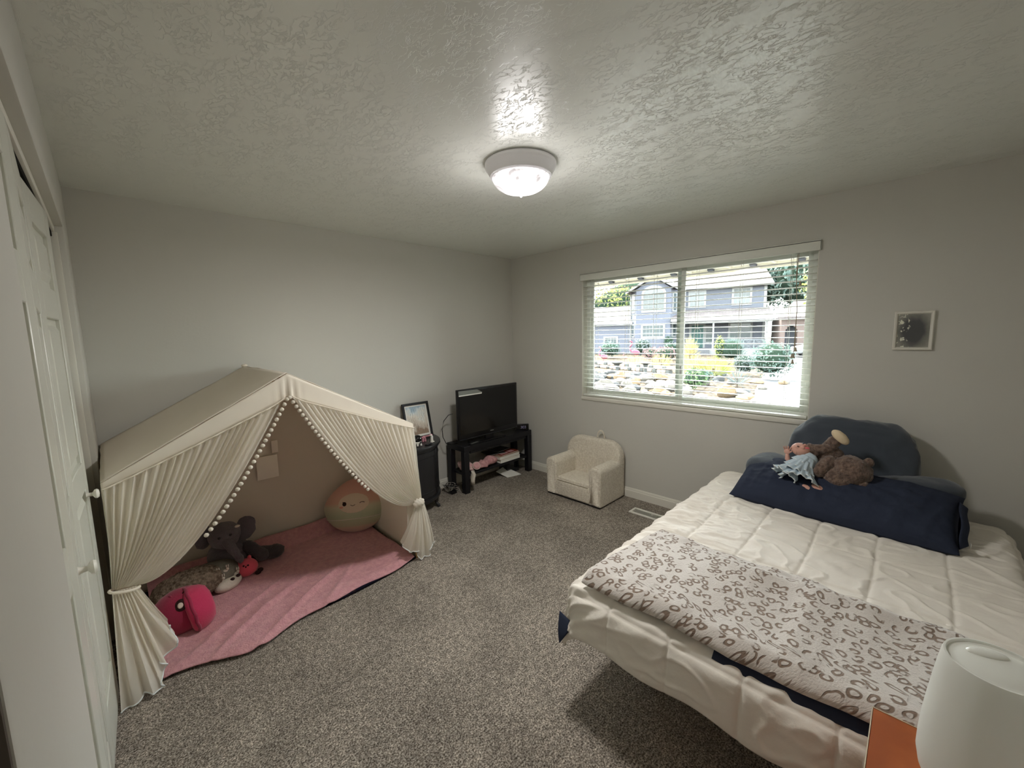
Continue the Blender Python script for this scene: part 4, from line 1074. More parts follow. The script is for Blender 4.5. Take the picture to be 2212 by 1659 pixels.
def art_mat():
    m = M('drawing', (200, 200, 196), .5, .3)
    n, l, b = nodes_of(m); tc = n.new('ShaderNodeTexCoord')
    nz = n.new('ShaderNodeTexNoise'); nz.inputs['Scale'].default_value = 3; nz.inputs['Detail'].default_value = 5; l.new(tc.outputs['UV'], nz.inputs['Vector'])
    sp = n.new('ShaderNodeSeparateXYZ'); l.new(tc.outputs['UV'], sp.inputs[0])
    a = n.new('ShaderNodeMath'); a.operation = 'MULTIPLY_ADD'; a.inputs[1].default_value = 1.0; l.new(nz.outputs['Fac'], a.inputs[0]); l.new(sp.outputs['Y'], a.inputs[2])
    r = n.new('ShaderNodeValToRGB'); e = r.color_ramp.elements
    e[0].position = .50; e[0].color = lin((150, 128, 108)); e[1].position = 1.15 if 0 else 1.0; e[1].color = lin((158, 178, 192))
    for p_, c_ in ((.62, (206, 194, 178)), (.80, (226, 220, 208)), (.93, (212, 220, 220))): x = e.new(p_); x.color = lin(c_)
    sc1 = n.new('ShaderNodeMath'); sc1.operation = 'MULTIPLY'; sc1.inputs[1].default_value = .72; l.new(a.outputs[0], sc1.inputs[0]); l.new(sc1.outputs[0], r.inputs['Fac'])
    wv = n.new('ShaderNodeTexWave'); wv.inputs['Scale'].default_value = 5; wv.inputs['Distortion'].default_value = 9; wv.inputs['Detail'].default_value = 3; l.new(tc.outputs['UV'], wv.inputs['Vector'])
    rr = n.new('ShaderNodeMapRange'); rr.inputs['From Min'].default_value = .0; rr.inputs['From Max'].default_value = .22; rr.inputs['To Min'].default_value = .62; rr.inputs['To Max'].default_value = 1; l.new(wv.outputs['Fac'], rr.inputs['Value'])
    s = n.new('ShaderNodeVectorMath'); s.operation = 'SCALE'; l.new(r.outputs['Color'], s.inputs[0]); l.new(rr.outputs[0], s.inputs['Scale']); l.new(s.outputs[0], b.inputs['Base Color'])
art_mat()
def inv_uv(c):
    q = c-b0; return (q.dot(ux)/FWd, q.dot(uv_)/FH)
obj('drawing', fbox(fw_+.016, FWd-fw_-.016, fw_+.018, FH-fw_-.014, .007, .0075), 'drawing', fr, smooth=False, uvf=inv_uv)
# little figures on the cabinet
zt = .6075
rb = thing('robot_toy', 'small white toy robot with glossy black dome head on the cabinet', 'toy', (1.885, 3.10, zt))
M('toy_white', (226, 224, 216), .3, .5); M('toy_black', (10, 10, 12), .08, .6); M('toy_pink', (212, 150, 160), .4, .4)
obj('body', MB().ell((1.885, 3.10, zt+.036), (.034, .034, .024), 24, 14), 'toy_white', rb)
hd = obj('head', MB().ell((1.885, 3.10, zt+.064), (.040, .040, .036), 28, 18), 'toy_black', rb)
obj('visor_glint', MB().ell((1.898, 3.066, zt+.070), (.004, .003, .009), 10, 8), 'toy_white', hd)
for a in (-.9, .2, 2.2, 3.4):
    x_, y_ = 1.885+.03*math.cos(a-1.2), 3.10+.03*math.sin(a-1.2)
    obj('leg', MB().tube([(x_, y_, zt+.026), (x_+.006*math.cos(a-1.2), y_+.006*math.sin(a-1.2), zt+.007)], [.007, .008], 10), 'toy_white', rb)
obj('paw', MB().ell((1.895, 3.066, zt+.034), (.012, .006, .008), 12, 8), 'toy_black', rb)
mo = thing('black_mouse', 'flat glossy black computer mouse lying in front of the toys', 'mouse', (1.975, 3.06, zt))
obj('shell', MB().ell((1.975, 3.060, zt+.009), (.042, .024, .0085), 24, 12), 'black_plastic', mo)
obj('button_seam', MB().box(1.990, 3.059, zt+.0152, 2.005, 3.0605, zt+.0165), 'grey_tape', mo)
pk = thing('pink_pony_toy', 'small pink pony figure standing behind the mouse on the cabinet', 'toy', (2.025, 3.15, zt))
obj('body', MB().ell((2.010, 3.19, zt+.040), (.020, .012, .013), 16, 10), 'toy_pink', pk)
for dx in (-.012, .012):
    for dy in (-.006, .006): obj('leg', MB().tube([(2.010+dx, 3.19+dy, zt+.034), (2.010+dx, 3.19+dy, zt+.001)], [.005, .006], 8), 'toy_pink', pk)
obj('neck', MB().tube([(2.023, 3.19, zt+.044), (2.035, 3.138, zt+.060), (2.045, 3.134, zt+.066)], [.009, .007, .008], 10), 'toy_pink', pk)
obj('head', MB().ell((2.053, 3.130, zt+.063), (.013, .008, .008), 12, 8), 'toy_pink', pk)
obj('tail', MB().tube([(1.990, 3.19, zt+.044), (1.980, 3.19, zt+.036), (1.975, 3.19, zt+.016)], [.006, .008, .005], 8), 'toy_pink', pk)
un = thing('white_unicorn_toy', 'small white unicorn figure with pink mane at the cabinet front', 'toy', (2.045, 3.110, zt))
obj('body', MB().tube([(2.045, 3.115, zt+.001), (2.045, 3.115, zt+.03), (2.043, 3.113, zt+.055), (2.037, 3.110, zt+.066)], [.016, .012, .013, .007], 14), 'toy_white', un)
obj('head', MB().ell((2.029, 3.106, zt+.069), (.014, .008, .008), 12, 8), 'toy_white', un)
obj('horn', MB().tube([(2.023, 3.103, zt+.075), (2.011, 3.098, zt+.084)], [.003, .001], 6), 'toy_pink', un)
obj('mane', MB().tube([(2.033, 3.110, zt+.078), (2.045, 3.115, zt+.072), (2.053, 3.120, zt+.055)], [.004, .006, .004], 8), 'toy_pink', un)
obj('foot', MB().ell((2.055, 3.105, zt+.006), (.012, .008, .006), 10, 6), 'toy_white', un)

# ------------------------------------------------------------------ play tent
TX0, TX1, TY0, TY1, TE, TA = -.068, 1.452, 2.44, 3.375, .975, 1.385
TXC = (TX0+TX1)/2
tent = thing('play_tent', 'cream canvas play tent house with gathered tulle curtains and pompom trim', 'tent', (TXC, (TY0+TY1)/2, 0))
def roofz(x): return TE+(TA-TE)*(1-abs(x-TXC)/(TX1-TXC))
def cloth(fn, nu, nv, name, mat='canvas_cream', amp=.004, fr=5, seed=1, solid=.003, lab=None, par=None):
    m = MB().grid(fn, nu, nv); m.push(wob(amp, fr, seed, 3)); return obj(name, m, mat, par or tent, sharp=180, solid=solid, label=lab)
for sgn in (-1, 1):
    def P(u, v, sgn=sgn):
        x = TXC+sgn*(TXC-TX0)*u; y = TY0-.004+(TY1-TY0+.008)*v
        sagk = .022*math.sin(PI*u)*math.sin(PI*v)
        return Vector((x, y, roofz(x)+.004-sagk))
    cloth(P, 40, 30, 'roof_panel', seed=3+sgn)
def seamz(x):
    s = 1-abs(x-TXC)/(TXC-TX0); return roofz(x)-(.022+.108*s**.8)
def P(u, v):
    x = TX0+(TX1-TX0)*u; g = math.exp(-((x-TXC)/.035)**2)
    z = roofz(x)*(1-v)+seamz(x)*v
    pin = .012*math.sin((x-TXC)*160)*math.exp(-((x-TXC)/.045)**2)*v
    return Vector((x, TY0-.006-pin, z))
cloth(P, 160, 8, 'front_valance', amp=.002, fr=8, seed=8)
def P(u, v): return Vector((TX0, TY0+(TY1-TY0)*u, TE*(1-v)))
cloth(P, 24, 24, 'side_wall', amp=.010, fr=3, seed=11)
def P(u, v): return Vector((TX1, TY0+(TY1-TY0)*u, TE*(1-v)))
cloth(P, 24, 24, 'side_wall', amp=.008, fr=3, seed=14)
def P(u, v):
    x = TX0+(TX1-TX0)*u; return Vector((x, TY1, roofz(x)*(1-v)))
cloth(P, 50, 36, 'back_wall', amp=.012, fr=2.6, seed=17)
# window flaps and pockets on the canvas
M('canvas_patch', (252, 246, 234), .95, .05, bump=(420, .2, .001, 2))
for (xa, xb, za, zb) in ((.70, .84, .55, .72), (.808, .850, .735, .825)):
    obj('window_flap', MB().box(xa, TY1-.020, za, xb, TY1-.013, zb), 'canvas_patch', tent, bevel=.002)
M('canvas_shade', (168, 146, 116), .95, .05)
obj('window_patch', MB().box(TX1-.016, 2.62, .36, TX1-.010, 2.92, .50), 'canvas_shade', tent, bevel=.002, label='brown mesh window low on the right side')
# front canvas returns at both sides of the opening
def P(u, v):
    w_ = .10*(1-v*.4); return Vector((TX0+w_*u, TY0, seamz(TX0+w_*u)*(1-v)+.012*v))
cloth(P, 8, 24, 'front_edge', amp=.006, fr=5, seed=21)
def P(u, v):
    w_ = .075; return Vector((TX1-w_*u, TY0+.01*u, seamz(TX1-w_*u)*(1-v)+.06*v))
cloth(P, 8, 24, 'front_edge', amp=.006, fr=5, seed=22)
for (x, y) in ((TX0+.012, TY0+.012), (TX1-.012, TY0+.012), (TX0+.012, TY1-.03), (TX1-.012, TY1-.03)):
    obj('pole', MB().tube([(x, y, 0), (x, y, TE-.015)], .009, 10), 'pine', tent)
obj('ridge_pole', MB().tube([(TXC, TY0+.02, TA-.03), (TXC, TY1-.02, TA-.03)], .009, 10), 'pine', tent)
for y in (TY0+.014, TY1-.02):
    for x in (TX0+.012, TX1-.012): obj('rafter', MB().tube([(x, y, TE-.018), (TXC, y, TA-.03)], .008, 8), 'pine', tent)
# ridge peak tab at the back
obj('ridge_tab', MB().ell((TXC, TY1, TA+.008), (.020, .016, .012), 12, 8), 'canvas_cream', tent)

def bez(p0, c, p1, t): return p0*(1-t)**2+c*(2*t*(1-t))+p1*t*t
def curtain(side):
    sgn = -1 if side == 'l' else 1
    if side == 'l':
        So, Si = Vector((TX0+.004, 0, 0)), Vector((TXC-.030, 0, 0)); T0, T1 = Vector((-.080, 0, .500)), Vector((.000, 0, .492))
        Co, Ci = Vector((TX0, 0, .72)), Vector((.175, 0, .430)); nf_ = 21; yf = TY0-.012
        hem = [(-.105, 2.315, .003), (-.085, 2.30, .006), (-.05, 2.31, .012), (-.02, 2.315, .030), (.005, 2.31, .018), (.040, 2.325, .012), (.035, 2.34, .05), (.062, 2.345, .095), (.045, 2.35, .13), (.105, 2.35, .165), (.10, 2.36, .21), (.085, 2.37, .27)]
    else:
        So, Si = Vector((TX1-.004, 0, 0)), Vector((TXC+.012, 0, 0)); T0, T1 = Vector((1.480, 0, .435)), Vector((1.425, 0, .418))
        Co, Ci = Vector((TX1+.010, 0, .72)), Vector((1.165, 0, .380)); nf_ = 23; yf = TY0-.012
        hem = [(1.560, 2.42, .085), (1.545, 2.40, .070), (1.50, 2.40, .045), (1.515, 2.41, .006), (1.47, 2.40, .008), (1.43, 2.40, .015), (1.42, 2.40, .075), (1.385, 2.40, .080), (1.345, 2.41, .105), (1.31, 2.42, .16)]
    c = 'curtain'
    NU, NV = nf_*7, 34
    def top(t, off=0.0):
        S = So.lerp(Si, t); S.z = seamz(S.x)
        if t > .93: S.z += .01*(t-.93)/.07
        T = T0.lerp(T1, t); C = Co.lerp(Ci, t**.9)
        return S, C, T
    def P(u, v):
        S, C, T = top(u); q = bez(S, C, T, v)
        ph = 2*PI*nf_*u + 1.3*math.sin(u*17)+.8*math.sin(v*5+u*9)
        A = (.0105*(1-v)**.5+.006)*(0.7+.5*noise.noise(Vector((u*13, v*3, sgn))))
        y = yf - .035*math.sin(v*PI)*u - A*math.sin(ph) - .01*v
        q = Vector((q.x + .25*A*math.cos(ph)*(1-v), y, q.z))
        return q
    m = MB().grid(P, NU, NV)
    cu = obj(c, m, 'tulle', tent, sharp=180, recalc=False)
    # second, inner layer of tulle just behind (gives the dense gathered look)
    def P2(u, v):
        S, C, T = top(u*.97); q = bez(S, C, T, v)
        ph = 2*PI*nf_*.8*u+2
        return Vector((q.x, yf+.012 - .010*math.sin(v*PI)*u - .007*math.sin(ph)*(1-v*.5), q.z+.004*u))
    obj('lining', MB().grid(P2, NU//2, NV//2), 'tulle', cu, sharp=180, recalc=False)
    hv = [Vector(h_) for h_ in hem]
    def hemp(t):
        k = t*(len(hv)-1); i = min(int(k), len(hv)-2); f = k-i
        p0 = hv[max(i-1, 0)]; p1 = hv[i]; p2 = hv[i+1]; p3 = hv[min(i+2, len(hv)-1)]
        return 0.5*((2*p1)+(p2-p0)*f+(2*p0-5*p1+4*p2-p3)*f*f+(3*p1-p0-3*p2+p3)*f**3)
    def Q(u, v):
        T = T0.lerp(T1, u); h_ = hemp(u); s = v**.9
        w_ = 1.0+0*v
        a = Vector((T.x, yf-.03, T.z-.01)); q = a.lerp(h_, s)
        bl_ = math.sin(v*PI)*.012
        ph = 2*PI*9*u
        q += Vector((.004*math.cos(ph), -bl_-.013*math.sin(ph)*(1-v)*(.3+v)-.012*v*math.sin(ph*.66+1), 0))
        return q
    lo_ = obj('curtain_tail', MB().grid(Q, 90, 26), 'tulle', tent, sharp=180, recalc=False)
    def Q2(u, v):
        q = Q(u, v*.96); return q+Vector((0, .030*v+.008, .008))
    obj('lining', MB().grid(Q2, 60, 16), 'tulle', lo_, sharp=180, recalc=False)
    obj('hem_ribbon', MB().tube([Q(k/120, 1.0)+Vector((0, 0, .002)) for k in range(121)], .0034, 6), 'lace_white', lo_, label='white satin hem')
    # seam cord and tie
    sp = []
    for k in range(60):
        S, C, T = top(k/59); sp.append((S.x, yf-.012-.003*math.sin(k), S.z))
    obj('seam_piping', MB().tube(sp, .0035, 6), 'canvas_cream', tent)
    Tc = (T0+T1)/2; tp = []
    for k in range(24):
        a = 2*PI*k/24; tp.append((Tc.x+abs(T1.x-T0.x)*.60*math.cos(a), yf-.018+.028*math.sin(a), Tc.z-.004+.010*math.cos(a)*sgn))
    obj('tieback', MB().tube(tp, .006, 8, close=True), 'canvas_cream', tent)
    if side == 'r':
        kn = MB().ell((1.442, yf-.035, .425), (.040, .026, .030), 26, 18); kn.push(lambda v, q: .004*math.sin(v.x*260+v.z*180)); obj('curtain_knot', kn, 'tulle', tent, sharp=180)
    # pompoms down the inner edge
    first = None; n = 0; s = 0.0; last = None
    for k in range(0, 400):
        t = k/400*(.53 if side == 'l' else .47)
        S, C, T = top(1.0); q = bez(S, C, T, t)
        q = Vector((q.x + (-sgn)*.014, yf-.016 -.035*math.sin(t*PI), q.z-.004))
        if last is None or (q-last).length > .0285:
            last = q
            if first is None:
                pm_ = MB().ell(q, (.0105, .0105, .0105), 12, 8); pm_.push(wob(.0012, 160, 3, 2)); first = obj('pompom', pm_, 'white_plush', tent); q0 = q
            else:
                c_ = dup(first, tent); c_.location = q-q0
curtain('l'); curtain('r')

# mat and blanket in the tent
mm = MB()
def P(u, v):
    x = TX0+.09+(TX1-.06-TX0-.06)*u; y = 2.345+(TY1-.05-2.345)*v
    if v < .01: x = x
    y += (.03+.045*abs(u-.5)*2-.02*math.cos(u*9))*(1-v)
    return Vector((x, y, .010+.004*math.sin(u*20)*(1-v)))
mm.grid(P, 60, 30)
tag(obj('floor_mat', mm, 'mat_navy', None, sharp=180, solid=.014), 'dark patterned mat peeking out under the pink blanket in the tent', 'mat')
pb = MB()
def fy(x):  # front hem line of the blanket (pixel-free: metres)
    return 2.375 - .095*math.exp(-((x-.42)/.20)**2) + .03*max(0, (x-1.0)/.4)**1.5*1.8 + .012*math.sin(x*14)
def P(u, v):
    x = .045+(1.415-.045)*u; ya = fy(x); y = ya+(3.335-ya)*v
    z = .028 + .010*noise.fractal(Vector((x*3.3, y*3.3, 2)), 1, 2, 3)
    # long diagonal creases near the front
    k = math.exp(-((v-.22)/.22)**2)*math.exp(-((x-.55)/.45)**2)
    z += k*.030*max(0, 1-abs(noise.noise(Vector((x*4.2-y*5.6, x*1.2, 5)))*4.5))
    z += .016*math.exp(-((v)/.10)**2)*max(0, noise.noise(Vector((x*9, 2, 1)))+.25)
    z -= .016*math.exp(-(v/.035)**2)
    if v > .90: z += (v-.90)*.9
    return Vector((x, y, max(z, .020)))
pb.grid(P, 150, 90)
tag(obj('pink_blanket', pb, 'pink_fleece', None, sharp=180, solid=.006), 'dusty pink sherpa fleece blanket spread over the tent floor', 'blanket')

# egg shaped pastel plush
EC = Vector((1.325, 3.16, .225)); az = math.atan2(-EC.y, -EC.x)
Re = Matrix.Rotation(az+PI/2-.12, 3, 'Z') @ Matrix.Rotation(math.radians(-14), 3, 'X')
def egg(q):
    k = 1-.34*max(0, q.z)**1.6 ; return Vector((q.x*k, q.y*k, q.z))
def egg_mat():
    m = M('egg_plush', (220, 200, 180), 1.0, .02, bump=(150, .35, .003, 3), sheen=.3)
    n, l, b = nodes_of(m); tc = n.new('ShaderNodeTexCoord')
    r = n.new('ShaderNodeValToRGB'); e = r.color_ramp.elements
    e[0].position = 0; e[0].color = lin((218, 182, 170)); e[1].position = 1; e[1].color = lin((216, 164, 150))
    for p_, c_ in ((.13, (214, 186, 164)), (.17, (194, 190, 158)), (.36, (184, 192, 160)), (.52, (206, 200, 172)), (.60, (218, 176, 154)), (.78, (218, 168, 152))): x = e.new(p_); x.color = lin(c_)
    sp = n.new('ShaderNodeSeparateXYZ'); l.new(tc.outputs['UV'], sp.inputs[0]); l.new(sp.outputs['Y'], r.inputs['Fac']); l.new(r.outputs['Color'], b.inputs['Base Color'])
egg_mat()
eg = thing('egg_plush', 'egg-shaped pastel plush with winking face in the right of the tent', 'soft toy', (EC.x, EC.y, .03))
er = (.238, .165, .210)
def euv(c):
    q = Re.inverted() @ (c-EC); return (q.x/.5+.5, q.z/.42+.5)
me_ = MB().ell(EC, er, 48, 32, Re, 1, egg); eb = obj('body', me_, 'egg_plush', eg, sharp=180, uvf=euv)
obj('base_seam', MB().tube([EC+Re@Vector((er[0]*.925*math.cos(a)*1.003, er[1]*.925*math.sin(a)*1.003, -.085)) for a in [2*PI*k/48 for k in range(48)]], .003, 6, close=True), 'white_plush', eg)
def on_egg(px, pz, lift):   # local px,pz on front of the egg
    z = pz/er[2]; k = 1-.34*max(0, z)**1.6; rr = math.sqrt(max(0, 1-z*z)); x = px/(er[0]*k)
    y = -math.sqrt(max(0, rr*rr-x*x))*k*er[1]
    return EC+Re@Vector((px, y-lift, pz))
def patch(cx, cz, rx, rz, lift, nm, mat, par, n=28, th=.004):
    mb = MB(); mb.v.append(on_egg(cx, cz, lift)); K = 5
    for j in range(1, K+1):
        for i in range(n):
            a = 2*PI*i/n; f = j/K; mb.v.append(on_egg(cx+rx*f*math.cos(a), cz+rz*f*math.sin(a), lift if j < K else -.002))
    for i in range(n): mb.f.append((0, 1+i, 1+(i+1) % n))
    for j in range(K-1):
        for i in range(n):
            a = 1+j*n+i; b = 1+j*n+(i+1) % n; mb.f.append((a, a+n, b+n, b))
    return obj(nm, mb, mat, par, sharp=180)
fc = patch(.0, .035, .122, .078, .003, 'face', 'eye_white', eb)
M('face_cream', (226, 206, 184), 1.0, .02, bump=(150, .3, .002, 2)); fc.data.materials[0] = MATS['face_cream']
patch(-.067, .035, .017, .018, .0055, 'eye', 'brown_dark', fc)
obj('lash', MB().tube([on_egg(-.080, .050, .006), on_egg(-.068, .048, .006)], .002, 6), 'brown_dark', fc)
obj('smile', MB().tube([on_egg(-.022+.034*k/8, .018+.008*(2*k/8-1)**2, .0055) for k in range(9)], .0018, 6), 'brown_dark', fc)
obj('wink', MB().tube([on_egg(.045+.036*k/8, .040-.007*(2*k/8-1)**2, .0055) for k in range(9)], .0022, 6), 'brown_dark', fc)
patch(-.090, .012, .016, .009, .0045, 'cheek', 'soft_pink', fc); M('cheek_pink', (222, 160, 142), 1, .02); bpy.data.objects['cheek.002' if 'cheek.002' in bpy.data.objects else 'cheek'].data.materials[0] = MATS['cheek_pink']

# pink round plush with ribbed rim, lying on its side (near left)
FC = Vector((.215, 2.71, .125))
Rf = rot_to((.97, .02, .16))
ff = thing('pink_plush', 'large hot pink plush with big dark eye and ribbed brim near the left curtain', 'soft toy', (FC.x, FC.y, .03))
body = MB().ell(FC+Vector((-.055, .03, -.005)), (.115, .118, .135), 36, 24, Rf, .95); body.push(wob(.003, 12, 3)); fbod = obj('body', body, 'deep_pink', ff, sharp=180)
cup = MB().lathe([(.0, .100), (.05, .098), (.085, .088), (.105, .066), (.116, .036), (.120, .008), (.120, -.004), (.112, -.014), (.09, -.02)], 40, FC+Rf@Vector((0,0,-.02)), Rf); cup.push(wob(.004, 14, 7)); obj('hood', cup, 'hot_pink', ff, sharp=180, label='brighter pink hood')
obj('brim', MB().tube([FC+Rf@Vector((.120*math.cos(a), .120*math.sin(a), -.014+.002*math.sin(a*9))) for a in [2*PI*k/40 for k in range(40)]], .008, 10, close=True), 'deep_pink', ff)
def towards(c, cam_=Vector((0, 0, 1.57))): return (cam_-c).normalized()
bc = FC+Vector((-.055, .03, -.005))
def surf_pt(c, R, r, d):   # point on ellipsoid along direction d
    l_ = R.transposed() @ Vector(d).normalized(); k = 1/math.sqrt((l_.x/r[0])**2+(l_.y/r[1])**2+(l_.z/r[2])**2); return c+Vector(d).normalized()*k
def disc(c, R, r, d, rad, lift, nm, mat, par, sq=1.0):
    p_ = surf_pt(c, R, r, d); n_ = Vector(d).normalized(); Rn = rot_to(n_)
    return obj(nm, MB().ell(p_+n_*lift, (rad, rad*sq, .006), 20, 8, Rn), mat, par)
br = (.115, .118, .135)
d1 = Vector((-.05, -.74, .66))
e1 = disc(bc, Rf, br, d1, .027, .001, 'eye', 'brown_dark', fbod, 1.15)
disc(bc, Rf, br, d1+Vector((-.03, -.03, .0)), .0125, .006, 'eye_highlight', 'eye_white', e1, 1.2)
disc(bc, Rf, br, (.12, -.30, .95), .008, .001, 'mouth', 'brown_dark', fbod)
disc(bc, Rf, br, (-.35, -.15, .92), .014, .0, 'brow', 'deep_pink', fbod, .4)
# small pink ball plush with face
sb_ = thing('small_pink_plush', 'small pink ball plush with tiny face and dark feet in front of the grey elephant', 'soft toy', (.52, 3.04, .03))
SC = Vector((.520, 3.04, .088))
b_ = MB().ell(SC, (.068, .060, .056), 28, 18, Matrix.Rotation(-.3, 3, 'Z')); sbb = obj('body', b_, 'soft_pink', sb_, sharp=180)
for d_, r__ in (((-.35, -.75, .60), .006), ((.05, -.82, .55), .006)): disc(SC, Matrix.Rotation(-.3, 3, 'Z'), (.068, .060, .056), d_, r__, .0, 'eye', 'brown_dark', sbb)
disc(SC, Matrix.Rotation(-.3, 3, 'Z'), (.068, .060, .056), (-.17, -.85, .45), .005, .0, 'mouth', 'brown_dark', sbb)
for c in ((.593, 3.015, .050), (.577, 3.00, .045)): obj('foot', MB().ell(c, (.018, .014, .014), 12, 8), 'brown_dark', sb_)
for c in ((.490, 3.04, .140), (.545, 3.05, .143)): obj('ear', MB().ell(c, (.012, .010, .016), 12, 8), 'soft_pink', sb_)
# grey elephant
el = thing('elephant_plush', 'dark grey plush elephant slumped behind the left curtain', 'soft toy', (.52, 3.2, .03))
def fz(m, a=.006, f=26, s=1): m.push(wob(a, f, s, 4)); return m
obj('body', fz(MB().ell((.46, 3.19, .15), (.120, .105, .115), 36, 24)), 'grey_plush', el, sharp=180)
eh = obj('head', fz(MB().ell((.435, 3.12, .315), (.090, .082, .085), 32, 22), s=2), 'grey_plush', el, sharp=180)
obj('ear', fz(MB().ell((.555, 3.14, .315), (.060, .018, .085), 24, 16, Matrix.Rotation(-.35, 3, 'Z') @ Matrix.Rotation(.35, 3, 'Y')), s=3), 'grey_plush', eh, sharp=180)
obj('ear', fz(MB().ell((.33, 3.16, .33), (.055, .018, .08), 24, 16, Matrix.Rotation(.4, 3, 'Z')), s=4), 'grey_plush', eh, sharp=180)
limb([(.435, 3.06, .30), (.455, 3.02, .25), (.475, 3.00, .20), (.49, 3.01, .165)], [.032, .028, .023, .020], 'grey_plush', el, 'trunk', 2)
limb([(.555, 3.13, .19), (.60, 3.09, .15), (.625, 3.07, .12)], [.040, .038, .040], 'dark_grey_plush', el, 'arm', 3)
limb([(.46, 3.14, .085), (.43, 3.08, .085), (.42, 3.05, .10)], [.050, .046, .048], 'grey_plush', el, 'leg', 4)
limb([(.60, 3.20, .085), (.70, 3.17, .075), (.735, 3.155, .075)], [.050, .046, .048], 'dark_grey_plush', el, 'leg', 5)
for c in ((.395, 3.043, .335), (.455, 3.036, .340)): obj('eye', MB().ell(c, (.008, .006, .008), 10, 8), 'black_eye', eh)
obj('bow', MB().ell((.50, 3.065, .372), (.016, .008, .008), 12, 8), 'white_plush', eh)
# grey-green cloth with little white rabbits
cl = thing('rabbit_cushion', 'grey-green cushion decorated with little white rabbits in front of the elephant', 'cushion', (.36, 3.08, .03))
obj('cover', fz(MB().ell((.355, 3.06, .105), (.135, .105, .075), 36, 22, Matrix.Rotation(-.3, 3, 'Z'), .9), .005, 14, 3), 'green_grey_cloth', cl, sharp=180)
rc = Vector((.355, 3.06, .105)); Rr3 = Matrix.Rotation(-.3, 3, 'Z')
for i, d_ in enumerate(((-.55, -.72, .35), (-.05, -.85, .35), (.35, -.72, .32), (.12, -.88, -.02), (.62, -.55, -.02))):
    q = surf_pt(rc, Rr3, (.135, .105, .075), d_)
    m = MB().ell(q, (.016, .010, .012), 12, 8); m.ell(q+Vector((.012, -.004, .012)), (.009, .008, .009), 10, 8)
    for dx in (-.004, .006): m.ell(q+Vector((.012+dx, -.002, .030)), (.0035, .003, .011), 8, 6)
    obj('rabbit', m, 'white_plush', cl, sharp=180)
pw = thing('white_dog_plush', 'cream plush dog with dark spots lying between rabbit cushion and small pink ball', 'soft toy', (.45, 2.98, .03))
obj('body', fz(MB().ell((.405, 2.955, .065), (.080, .045, .038), 28, 18, Matrix.Rotation(.45, 3, 'Z')), .004, 24, 2), 'white_plush', pw, sharp=180)
for c in ((.425, 2.932, .096), (.460, 2.955, .096)): obj('spot', MB().ell(c, (.013, .009, .010), 12, 8), 'brown_dark', pw)
# shaggy tan cushion
sg = MB().ell((.215, 2.98, .125), (.175, .115, .085), 60, 40, Matrix.Rotation(.25, 3, 'Z'), .85); sg.push(wob(.010, 60, 3, 4)); sg.xf(lambda v: (v.x, v.y, max(v.z, .034)))
tag(obj('shaggy_cushion', sg, 'shag_tan', None, sharp=180), 'shaggy taupe cushion tucked behind the left tulle curtain', 'cushion')
blob('brown_plush_toy', (.115, 2.86, .085), (.075, .07, .055), 31, 'dark_grey_plush', 'dark brown fluffy toy half hidden behind the left curtain tie', 'soft toy', .008, 20)

# ------------------------------------------------------------------ outside the window
GZ = -.5
DIM = .20     # outdoor colours scaled down to offset the strong daylight falling on them
def gravel():
    m = M('gravel', (226, 214, 196), 1.0, .05)
    n, l, b = nodes_of(m); tc = n.new('ShaderNodeTexCoord')
    v = n.new('ShaderNodeTexVoronoi'); v.inputs['Scale'].default_value = 7; l.new(tc.outputs['Object'], v.inputs['Vector'])
    r = n.new('ShaderNodeValToRGB'); e = r.color_ramp.elements; e[0].position = .0; e[0].color = lin((184, 175, 162)); e[1].position = .75; e[1].color = lin((96, 84, 72)); x = e.new(.4); x.color = lin((166, 148, 126))
    l.new(v.outputs['Distance'], r.inputs['Fac']); l.new(r.outputs['Color'], b.inputs['Base Color'])
    k = n.new('ShaderNodeBump'); k.inputs['Strength'].default_value = .8; k.inputs['Distance'].default_value = -.08; l.new(v.outputs['Distance'], k.inputs['Height']); l.new(k.outputs[0], b.inputs['Normal'])
gravel()
g = MB(); g.grid(lambda u, v: Vector((XB+WT+.0+140*u*u+.01, -60+140*v, GZ+.03*noise.noise(Vector((140*u*u*.4, v*50, 1))))), 60, 60)
tag(obj('gravel_garden', g, 'gravel', None), 'pale gravel ground of the front garden outside the window', 'gravel', kind='stuff')
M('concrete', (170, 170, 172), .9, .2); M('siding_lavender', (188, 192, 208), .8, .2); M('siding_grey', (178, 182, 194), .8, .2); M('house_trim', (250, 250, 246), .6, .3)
def shingle():
    m = M('shingles', (208, 196, 190), .95, .1); n, l, b = nodes_of(m); tc = n.new('ShaderNodeTexCoord')
    br_ = n.new('ShaderNodeTexBrick'); br_.inputs['Scale'].default_value = 1.0; br_.inputs['Brick Width'].default_value = .5; br_.inputs['Row Height'].default_value = .2; br_.inputs['Mortar Size'].default_value = .015
    br_.inputs['Color1'].default_value = lin((214, 202, 196)); br_.inputs['Color2'].default_value = lin((182, 170, 168)); br_.inputs['Mortar'].default_value = lin((140, 130, 128))
    l.new(tc.outputs['UV'], br_.inputs['Vector']); l.new(br_.outputs['Color'], b.inputs['Base Color'])
shingle()
M('house_glass', (130, 146, 150), .1, .6); M('curtain_white', (198, 204, 200), .8, .2); M('door_teal', (92, 156, 146), .5, .3); M('stucco_pink', (206, 182, 172), .9, .1)
M('rail_white', (222, 228, 232), .7, .2)
P0 = Vector((39.190, 15.103, 0)); UR = Vector((.33381, -.94264, 0)); ON = Vector((-.94264, -.33381, 0))
def hw(u, z, o=0.0): return P0+UR*u+ON*o+Vector((0,0,z))
